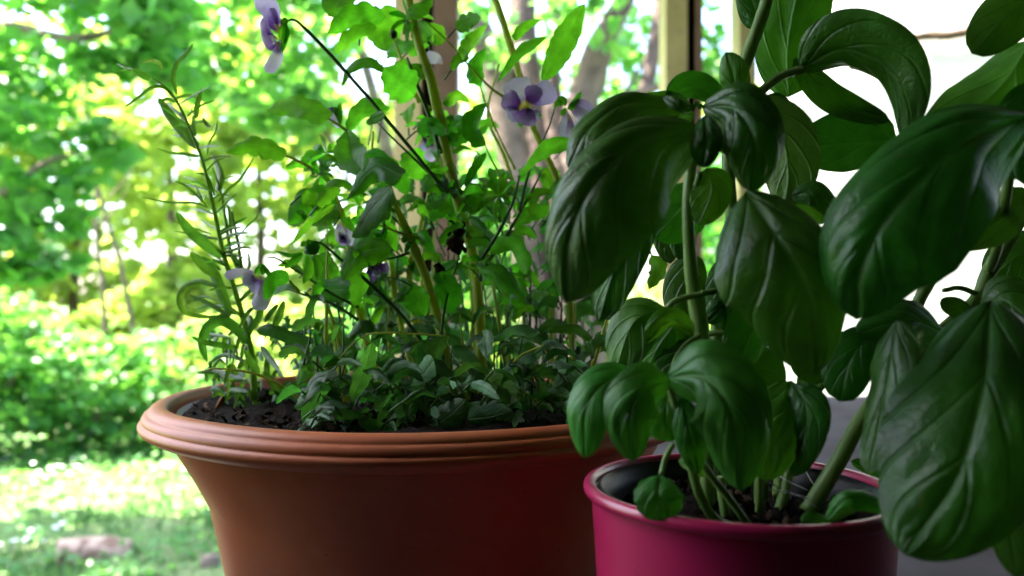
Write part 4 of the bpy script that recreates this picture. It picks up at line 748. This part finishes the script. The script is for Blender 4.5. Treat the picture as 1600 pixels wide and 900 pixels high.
# half-hidden blooms
flower(va, [('petal_white', [(530, 345), (530, 362), (535, 378)], 10, dict(roll=20)), ('petal_violet', [(528, 362), (536, 372), (536, 384)], 8, dict()), ('petal_white', [(540, 350), (546, 370), (542, 384)], 8, dict()), ('petal_dark', [(534, 366), (536, 374), (536, 380)], 6, dict(dz=-.003))], [], 0.49)
flower(va, [('petal_white', [(596, 388), (585, 402), (574, 420)], 10, dict(roll=-40)), ('petal_dark', [(590, 405), (588, 416), (580, 428)], 13, dict()), ('petal_violet', [(588, 412), (600, 418), (608, 418)], 9, dict()), ('petal_dark', [(584, 412), (578, 428), (584, 440)], 8, dict()), ('petal_lilac', [(586, 415), (588, 424), (588, 432)], 7, dict(dz=-.004))], [], 0.458)
flower(va, [('petal_white', [(530, 180), (522, 176), (515, 190)], 9, dict(roll=30)), ('petal_dark', [(528, 172), (520, 172), (512, 178)], 6, dict()), ('petal_white', [(530, 178), (528, 190), (522, 197)], 7, dict())], [([(532, 196), (530, 178), (532, 160)], 6), ([(528, 186), (524, 172), (520, 168)], 5)], 0.48)
flower(vb, [('petal_white', [(690, 228), (676, 240), (660, 258)], 13, dict(roll=-25)), ('petal_lilac', [(682, 225), (668, 228), (655, 238)], 9, dict()), ('petal_dark', [(680, 215), (672, 222), (668, 232)], 8, dict())], [], 0.51)
flower(vb, [('petal_white', [(692, 100), (682, 92), (664, 88)], 10, dict())], [], 0.53)
# spent heads
sd = bpy.data.objects.new('seed_head', None); C.objects.link(sd); sd.parent = va; sd.location = P(482, 385, .45)-va.location
tube('capsule', [P(496, 377, .45), P(488, 386, .45), P(476, 396, .45)], [.0006, .0040, .0046, .0040, .0004], M['low'], sd, 10, 18, .08)
for pts, hw in [([(474, 394), (455, 400), (430, 392)], 3), ([(474, 396), (462, 408), (444, 420)], 6), ([(480, 400), (484, 420), (474, 444)], 7), ([(490, 396), (496, 416), (496, 440)], 6), ([(480, 384), (474, 380), (470, 378)], 5), ([(486, 382), (482, 376), (480, 374)], 5)]:
    leaf('sepal', [P(x, y, .445) for x, y in pts], 1.3*hw/F*.45, M['viola'], sd, 'lance', curl=.8, nt=9, nu=4, roll=random.uniform(-40, 40))
sd = bpy.data.objects.new('seed_head', None); C.objects.link(sd); sd.parent = vb; sd.location = P(714, 380, .455)-vb.location
tube('dry_capsule', [P(714, 358, .455), P(716, 366, .455), P(712, 380, .454), P(718, 398, .455)], [.0022, .0040, .0025, .0050, .0042, .001], M['dry'], sd, 10, 16, .2)
for pts, hw in [([(712, 372), (704, 384), (698, 392)], 3), ([(718, 380), (726, 390), (727, 396)], 4), ([(706, 362), (702, 366), (700, 370)], 3), ([(712, 352), (706, 346), (700, 346)], 2), ([(722, 360), (726, 350), (720, 344)], 2)]:
    leaf('sepal', [P(x, y, .452) for x, y in pts], hw/F*.455, M['dry'], sd, 'lance', curl=.9, nt=8, nu=4)
tube('bud', [P(682, 412, .452), P(688, 424, .452), P(692, 442, .452)], [.002, .0032, .0020], M['dry'], vb, 8, 8, .15)
tube('bud', [P(612, 48, .47), P(615, 54, .468), P(612, 60, .468)], [.0012, .0028, .0010], M['green_stem'], vb, 10, 8)

# ------------------------------------------------------------------ basil in the pink pot
ZS = BR-0.022
def bstem(name, parent, pts, rad, m='basil_stem'):
    return tube(name, [P(*q) for q in pts], [r for r in rad], M[m], parent, 10, max(16, 8*len(pts)), .03)
g = 'basil plants in the pink pot'
ba = empty('basil_plant', P(1105, 800, .315), 'left basil plant with big drooping glossy leaves', 'herb', g)
bb = empty('basil_plant', P(1262, 795, .30), 'right basil plant leaning on a thick slanting stem', 'herb', g)
bc = empty('basil_plant', P(1190, 795, .335), 'tallest basil plant running up out of the top of the picture', 'herb', g)
bd = empty('basil_plant', P(1140, 815, .29), 'short basil seedling with bright leaves in front of the taller stems', 'herb', g)
bstem('stem', ba, [(1098, 190, .312), (1084, 240, .312), (1076, 300, .31), (1076, 360, .31), (1082, 440, .312), (1096, 520, .314), (1102, 590, .315), (1105, 700, .316), (1105, 805, .316)], [.0020, .0023, .0026, .0036, .0030, .003])
bstem('stem', ba, [(1120, 440, .335), (1120, 520, .335), (1115, 600, .335), (1112, 720, .335), (1110, 790, .335)], [.0028, .0027, .003])
bstem('stem', bc, [(1216, -90, .34), (1198, 0, .34), (1178, 60, .34), (1160, 110, .338), (1146, 155, .335), (1138, 260, .335), (1150, 400, .335), (1170, 560, .335), (1186, 700, .335), (1190, 800, .335)], [.0027, .0030, .0029, .003, .0032])
bstem('stem', bb, [(1600, 330, .33), (1572, 380, .325), (1545, 425, .32), (1525, 470, .318), (1470, 520, .31), (1400, 590, .305), (1350, 650, .30), (1305, 730, .298), (1262, 800, .298)], [.0030, .0031, .0030, .0030, .0034])
bstem('stem', bb, [(1490, 375, .31), (1462, 425, .31), (1436, 470, .31), (1418, 520, .31), (1400, 590, .308)], [.0022, .0025, .0024])
bstem('stem', bc, [(1330, 525, .34), (1290, 590, .342), (1245, 650, .343), (1225, 720, .343), (1212, 795, .343)], [.0022, .0027, .0028])
bstem('stem', bc, [(1216, 545, .35), (1210, 590, .35), (1200, 700, .35)], [.0018, .002])
bstem('stem', bd, [(1045, 596, .27), (1062, 660, .272), (1078, 720, .275), (1096, 780, .28), (1120, 812, .285), (1152, 826, .288)], [.0015, .0017, .0016])
bstem('stem', bd, [(1075, 690, .28), (1105, 735, .282), (1140, 780, .285), (1170, 822, .287)], [.0014, .0015])
bstem('stem', ba, [(1125, 745, .30), (1130, 780, .30), (1134, 806, .30)], [.0019, .002]); bstem('stem', bc, [(1186, 690, .30), (1186, 750, .30), (1186, 800, .30)], [.0013, .0016]); bstem('stem', bc, [(1236, 720, .31), (1226, 770, .31), (1215, 806, .31)], [.0016, .0024])
for (par, pts, rad) in [(bc, [(1162, 165, .335), (1190, 142, .334), (1222, 118, .332), (1256, 108, .33)], [.0021, .0018]), (ba, [(1096, 458, .305), (1118, 455, .305), (1060, 468, .306), (1040, 484, .307)], [.0011, .0013]),
                        (ba, [(1094, 525, .30), (1072, 540, .298), (1058, 560, .296), (1050, 585, .29)], [.0014, .0013]), (ba, [(1108, 522, .31), (1130, 520, .308), (1142, 535, .306)], [.0012, .0010]),
                        (bb, [(1532, 462, .318), (1500, 450, .316), (1474, 454, .314)], [.0012, .001]), (bb, [(1576, 755, .245), (1592, 775, .245), (1612, 800, .245)], [.0011, .0012]), (bd, [(1052, 694, .275), (1040, 716, .272), (1033, 742, .27)], [.0010, .0010]),
                        (ba, [(1080, 330, .31), (1085, 300, .305), (1094, 270, .30)], [.0014, .0012]), (bb, [(1545, 425, .32), (1560, 380, .30), (1582, 250, .27), (1597, 190, .265)], [.002, .0016]), (bb, [(1440, 470, .31), (1400, 500, .30), (1330, 520, .29)], [.0014, .001])]:
    bstem('petiole', par, pts, rad)
G = 'young_or_backlit'
BL = [ # plant, material, midrib (px, py, depth) base..tip, half width px at its widest, options
 (ba, 'basil', [(1092, 196, .285), (1000, 222, .268), (925, 290, .258), (888, 380, .262), (885, 472, .275)], 112, dict(al=1.05, ar=.85, cl=.55, cr=1.45, roll=18, puff=.0019, nt=64, nu=40)),
 (ba, 'basil', [(1015, 330, .30), (965, 410, .298), (936, 502, .30)], 40, dict(roll=20, curl=.35, top=-1, puff=.0012)),
 (ba, 'basil', [(1070, 168, .315), (980, 160, .305), (915, 205, .295), (888, 262, .293)], 52, dict(roll=50, curl=.8, puff=.0018)),
 (ba, G, [(1085, 180, .325), (1040, 172, .33), (980, 168, .33)], 34, dict(roll=-40, top=-1, curl=.4)),
 (ba, 'basil', [(1098, 166, .29), (1150, 172, .276), (1180, 225, .27), (1175, 300, .276)], 62, dict(curl=1.0, roll=-8, puff=.0015, nt=48, nu=32)),
 (ba, 'basil', [(1150, 165, .32), (1215, 205, .315), (1232, 265, .315), (1226, 325, .318)], 50, dict(curl=.4, roll=15, top=-1)),
 (ba, G, [(1040, 150, .325), (1085, 136, .325), (1135, 162, .325)], 26, dict(roll=30, curl=.5, top=-1)),
 (ba, 'basil', [(1085, 172, .30), (1060, 165, .295), (1035, 150, .30)], 10, dict(curl=.6)),
 (ba, 'basil', [(1100, 180, .285), (1104, 215, .275), (1098, 262, .272)], 28, dict(curl=.8, puff=.0015)),
 (bc, G, [(1150, 160, .335), (1146, 120, .33), (1134, 82, .33)], 25, dict(curl=.5, roll=-15)),
 (bc, 'basil', [(1182, 158, .335), (1218, 158, .33), (1244, 196, .328)], 19, dict(curl=.7, roll=-35)),
 (bc, G, [(1232, 152, .36), (1232, 70, .355), (1250, -30, .35), (1258, -90, .35)], 56, dict(curl=.35, top=-1, puff=.0015, nt=30, nu=18)),
 (bc, 'basil', [(1190, 45, .36), (1178, 10, .36), (1160, -45, .36)], 26, dict(curl=.4)),
 (bc, 'basil', [(1250, 108, .332), (1320, 78, .318), (1392, 118, .312), (1410, 222, .318)], 66, dict(roll=28, roll2=62, curl=.85, puff=.0015, nt=48, nu=32)),
 (bc, 'basil', [(1240, 92, .335), (1300, 150, .338), (1390, 190, .335)], 26, dict(roll=-30, curl=.3, top=-1)),
 (bc, 'basil', [(1402, 218, .345), (1330, 222, .345), (1244, 230, .345)], 52, dict(roll=-15, curl=.4, puff=.0016, top=-1, wave=.03)),
 (bb, 'basil', [(1640, -20, .31), (1580, 20, .308), (1518, 84, .306)], 44, dict(curl=.4, top=-1)),
 (bb, G, [(1615, 60, .31), (1560, 140, .306), (1450, 230, .30)], 74, dict(curl=.5, roll=25, top=-1, puff=.0016, nt=30, nu=20)),
 (bb, 'basil', [(1640, 150, .28), (1605, 185, .27), (1600, 290, .26)], 46, dict(roll=-30, curl=.5)),
 (bb, 'basil', [(1608, 180, .262), (1500, 225, .240), (1392, 330, .232), (1345, 420, .234), (1338, 500, .242)], 128, dict(al=1.0, ar=.82, cl=.5, cr=1.1, roll=5, puff=.0021, nt=64, nu=40)),
 (bb, 'basil', [(1615, 300, .29), (1560, 345, .285), (1480, 380, .285)], 40, dict(curl=.4, roll=-20, top=-1)),
 (ba, 'basil', [(1165, 298, .27), (1215, 370, .252), (1262, 460, .248), (1272, 585, .256)], 118, dict(cl=.9, cr=.75, ar=1.08, al=.72, roll=-10, puff=.0017, nt=64, nu=40)),
 (ba, 'basil', [(1236, 306, .31), (1275, 300, .305), (1312, 340, .305)], 24, dict(roll=-30, curl=.6)),
 (ba, G, [(1230, 300, .32), (1262, 320, .32), (1285, 350, .32)], 26, dict(top=-1, curl=.3)),
 (bb, 'basil', [(1548, 470, .258), (1538, 600, .232), (1496, 745, .224), (1412, 866, .226)], 136, dict(al=.85, ar=1.05, cl=.75, cr=.55, roll=8, puff=.0019, nt=64, nu=40)),
 (bb, 'basil', [(1400, 500, .27), (1386, 590, .262), (1355, 742, .262)], 44, dict(wave=.08, roll=40, curl=.5)),
 (bb, 'basil', [(1370, 510, .285), (1330, 560, .28), (1312, 628, .28)], 40, dict(shape='round', curl=.5)),
 (bb, 'basil', [(1475, 520, .29), (1420, 500, .28), (1340, 520, .275)], 46, dict(roll=30, curl=.7)),
 (bb, 'basil', [(1530, 480, .30), (1570, 470, .29), (1625, 520, .28)], 52, dict(roll=-25, curl=.6)),
 (bb, 'basil', [(1525, 500, .30), (1495, 480, .30), (1468, 474, .30)], 20, dict(curl=.5, roll=30)), (bb, G, [(1536, 480, .30), (1520, 505, .295), (1512, 528, .295)], 9, dict(curl=.5)),
 (bb, 'basil', [(1640, 380, .33), (1590, 400, .33), (1545, 440, .33)], 40, dict(top=-1)),
 (bb, 'basil', [(1625, 798, .245), (1580, 812, .24), (1590, 905, .24)], 40, dict(curl=.5, roll=15)),
 (ba, 'basil', [(1240, 480, .30), (1185, 500, .292), (1146, 592, .29)], 44, dict(curl=.4, roll=-30, top=-1)),
 (ba, 'basil', [(1150, 490, .325), (1130, 480, .32), (1105, 505, .32)], 22, dict(curl=.6)),
 (ba, G, [(1042, 482, .305), (990, 505, .30), (962, 582, .302)], 46, dict(curl=.45, roll=25, puff=.0012, top=-1)),
 (ba, G, [(1060, 500, .31), (1030, 540, .31), (1005, 590, .312)], 34, dict(curl=.4, top=-1)),
 (ba, G, [(1084, 525, .295), (1045, 500, .288), (1008, 535, .29)], 22, dict(curl=.8, roll=-30, puff=.001)),
 (ba, 'basil', [(1088, 530, .31), (1060, 560, .308), (1040, 592, .308)], 38, dict(curl=.4)),
 (ba, 'basil', [(1084, 395, .33), (1070, 460, .33), (1088, 535, .33)], 36, dict(curl=.5)), (ba, 'basil', [(1055, 330, .33), (1040, 370, .33), (1048, 412, .33)], 20, dict(curl=.5)), (ba, 'basil', [(1066, 350, .325), (1058, 380, .325), (1064, 406, .325)], 12, dict(curl=.5)),
 (ba, G, [(1090, 290, .32), (1062, 330, .315), (1022, 372, .315)], 46, dict(curl=.3, top=-1)), (ba, G, [(1104, 262, .30), (1112, 300, .30), (1092, 352, .30)], 32, dict(curl=.3, top=-1)), (ba, 'basil', [(1150, 395, .322), (1136, 450, .32), (1132, 520, .32)], 34, dict(curl=.4)),
 (bd, G, [(1008, 588, .272), (950, 596, .262), (916, 640, .256), (914, 716, .258)], 45, dict(roll=25, cl=.4, cr=.6, puff=0.0007, nt=32, nu=18)),
 (bd, G, [(1048, 594, .262), (1010, 605, .252), (985, 650, .248), (988, 722, .252)], 50, dict(curl=.5, fold=.15, puff=0.0011, nt=34, nu=20)),
 (bd, G, [(1040, 590, .268), (1100, 590, .252), (1145, 650, .244), (1158, 768, .250)], 76, dict(cl=.5, cr=.75, fold=.15, puff=0.0014, nt=48, nu=32, roll=-5)),
 (bd, G, [(1048, 600, .275), (1040, 650, .27), (1050, 690, .27)], 40, dict(curl=.5)), (bd, G, [(1066, 620, .27), (1078, 680, .266), (1090, 742, .27)], 26, dict(curl=.6)),
 (bc, G, [(1236, 594, .29), (1232, 640, .284), (1208, 700, .282), (1196, 752, .285)], 58, dict(curl=.6, puff=.0014, roll=-15, nt=30, nu=18)), (bc, 'basil', [(1240, 600, .285), (1260, 650, .28), (1240, 745, .284)], 36, dict(curl=.5, roll=20)),
 (bc, G, [(1142, 562, .31), (1175, 590, .305), (1205, 640, .305)], 60, dict(curl=.5, puff=.0012, roll=-10)), (bc, G, [(1160, 655, .31), (1180, 710, .305), (1186, 752, .305)], 24, dict(curl=.5)),
 (bd, G, [(1032, 742, .268), (1030, 775, .262), (1042, 814, .262)], 42, dict(shape='round', curl=.45, puff=.001, scal=0.09, ns=6)), (bd, G, [(1100, 745, .29), (1085, 725, .285), (1060, 720, .29)], 16, dict(top=-1)),
 (bb, G, [(1290, 812, .262), (1330, 778, .258), (1395, 795, .26)], 24, dict(roll=-20, curl=1.2, wave=.1)), (bb, G, [(1300, 822, .27), (1270, 808, .268), (1252, 816, .268)], 10, dict(curl=.6)),
 (bb, 'young_or_backlit', [(1330, 720, .30), (1370, 735, .30), (1392, 745, .30)], 12, dict(curl=.4)), (bc, G, [(1280, 600, .33), (1262, 590, .33), (1250, 610, .33)], 14, dict(top=-1)), (bc, 'basil', [(1305, 555, .32), (1275, 570, .315), (1235, 560, .315)], 30, dict(curl=.4)),
]
for (par, m, pts, hw, kw) in BL:
    k2 = dict(shape='basil', nt=22, nu=14, puff=.0008, nv=4, curl=.5, wave=.02, ph=random.random()); k2.update(kw)
    dm = sum(q[2] for q in pts)/len(pts)
    leaf('leaf', [P(*q) for q in pts], hw/F*dm, M[m], par, **k2)
# opposite small buds at the growing tip
for (x, y) in [(1088, 164), (1094, 168), (1082, 170)]:
    leaf('leaf', [P(x, y+4, .296), P(x, y-2, .295), P(x+random.uniform(-3, 3), y-7, .295)], 5/F*.3, M['young_or_backlit'], ba, curl=.9, nt=8, nu=6)
# strands of cobweb over the soil
wb = empty('cobweb', P(1280, 780, .30), 'thin grey cobweb strands over the soil by the slanting stem', 'cobweb')
for pts in [[(1200, 765, .30), (1240, 772, .298), (1290, 782, .296), (1340, 776, .30)], [(1215, 742, .31), (1232, 752, .305), (1262, 766, .30)], [(1195, 752, .30), (1250, 776, .296), (1278, 794, .294)], [(1258, 735, .315), (1270, 755, .31), (1285, 772, .305)], [(1300, 775, .295), (1350, 765, .31), (1392, 768, .315)]]:
    tube('strand', [P(*q) for q in pts], [.00016, .00016], M['web'], wb, 5, 12)
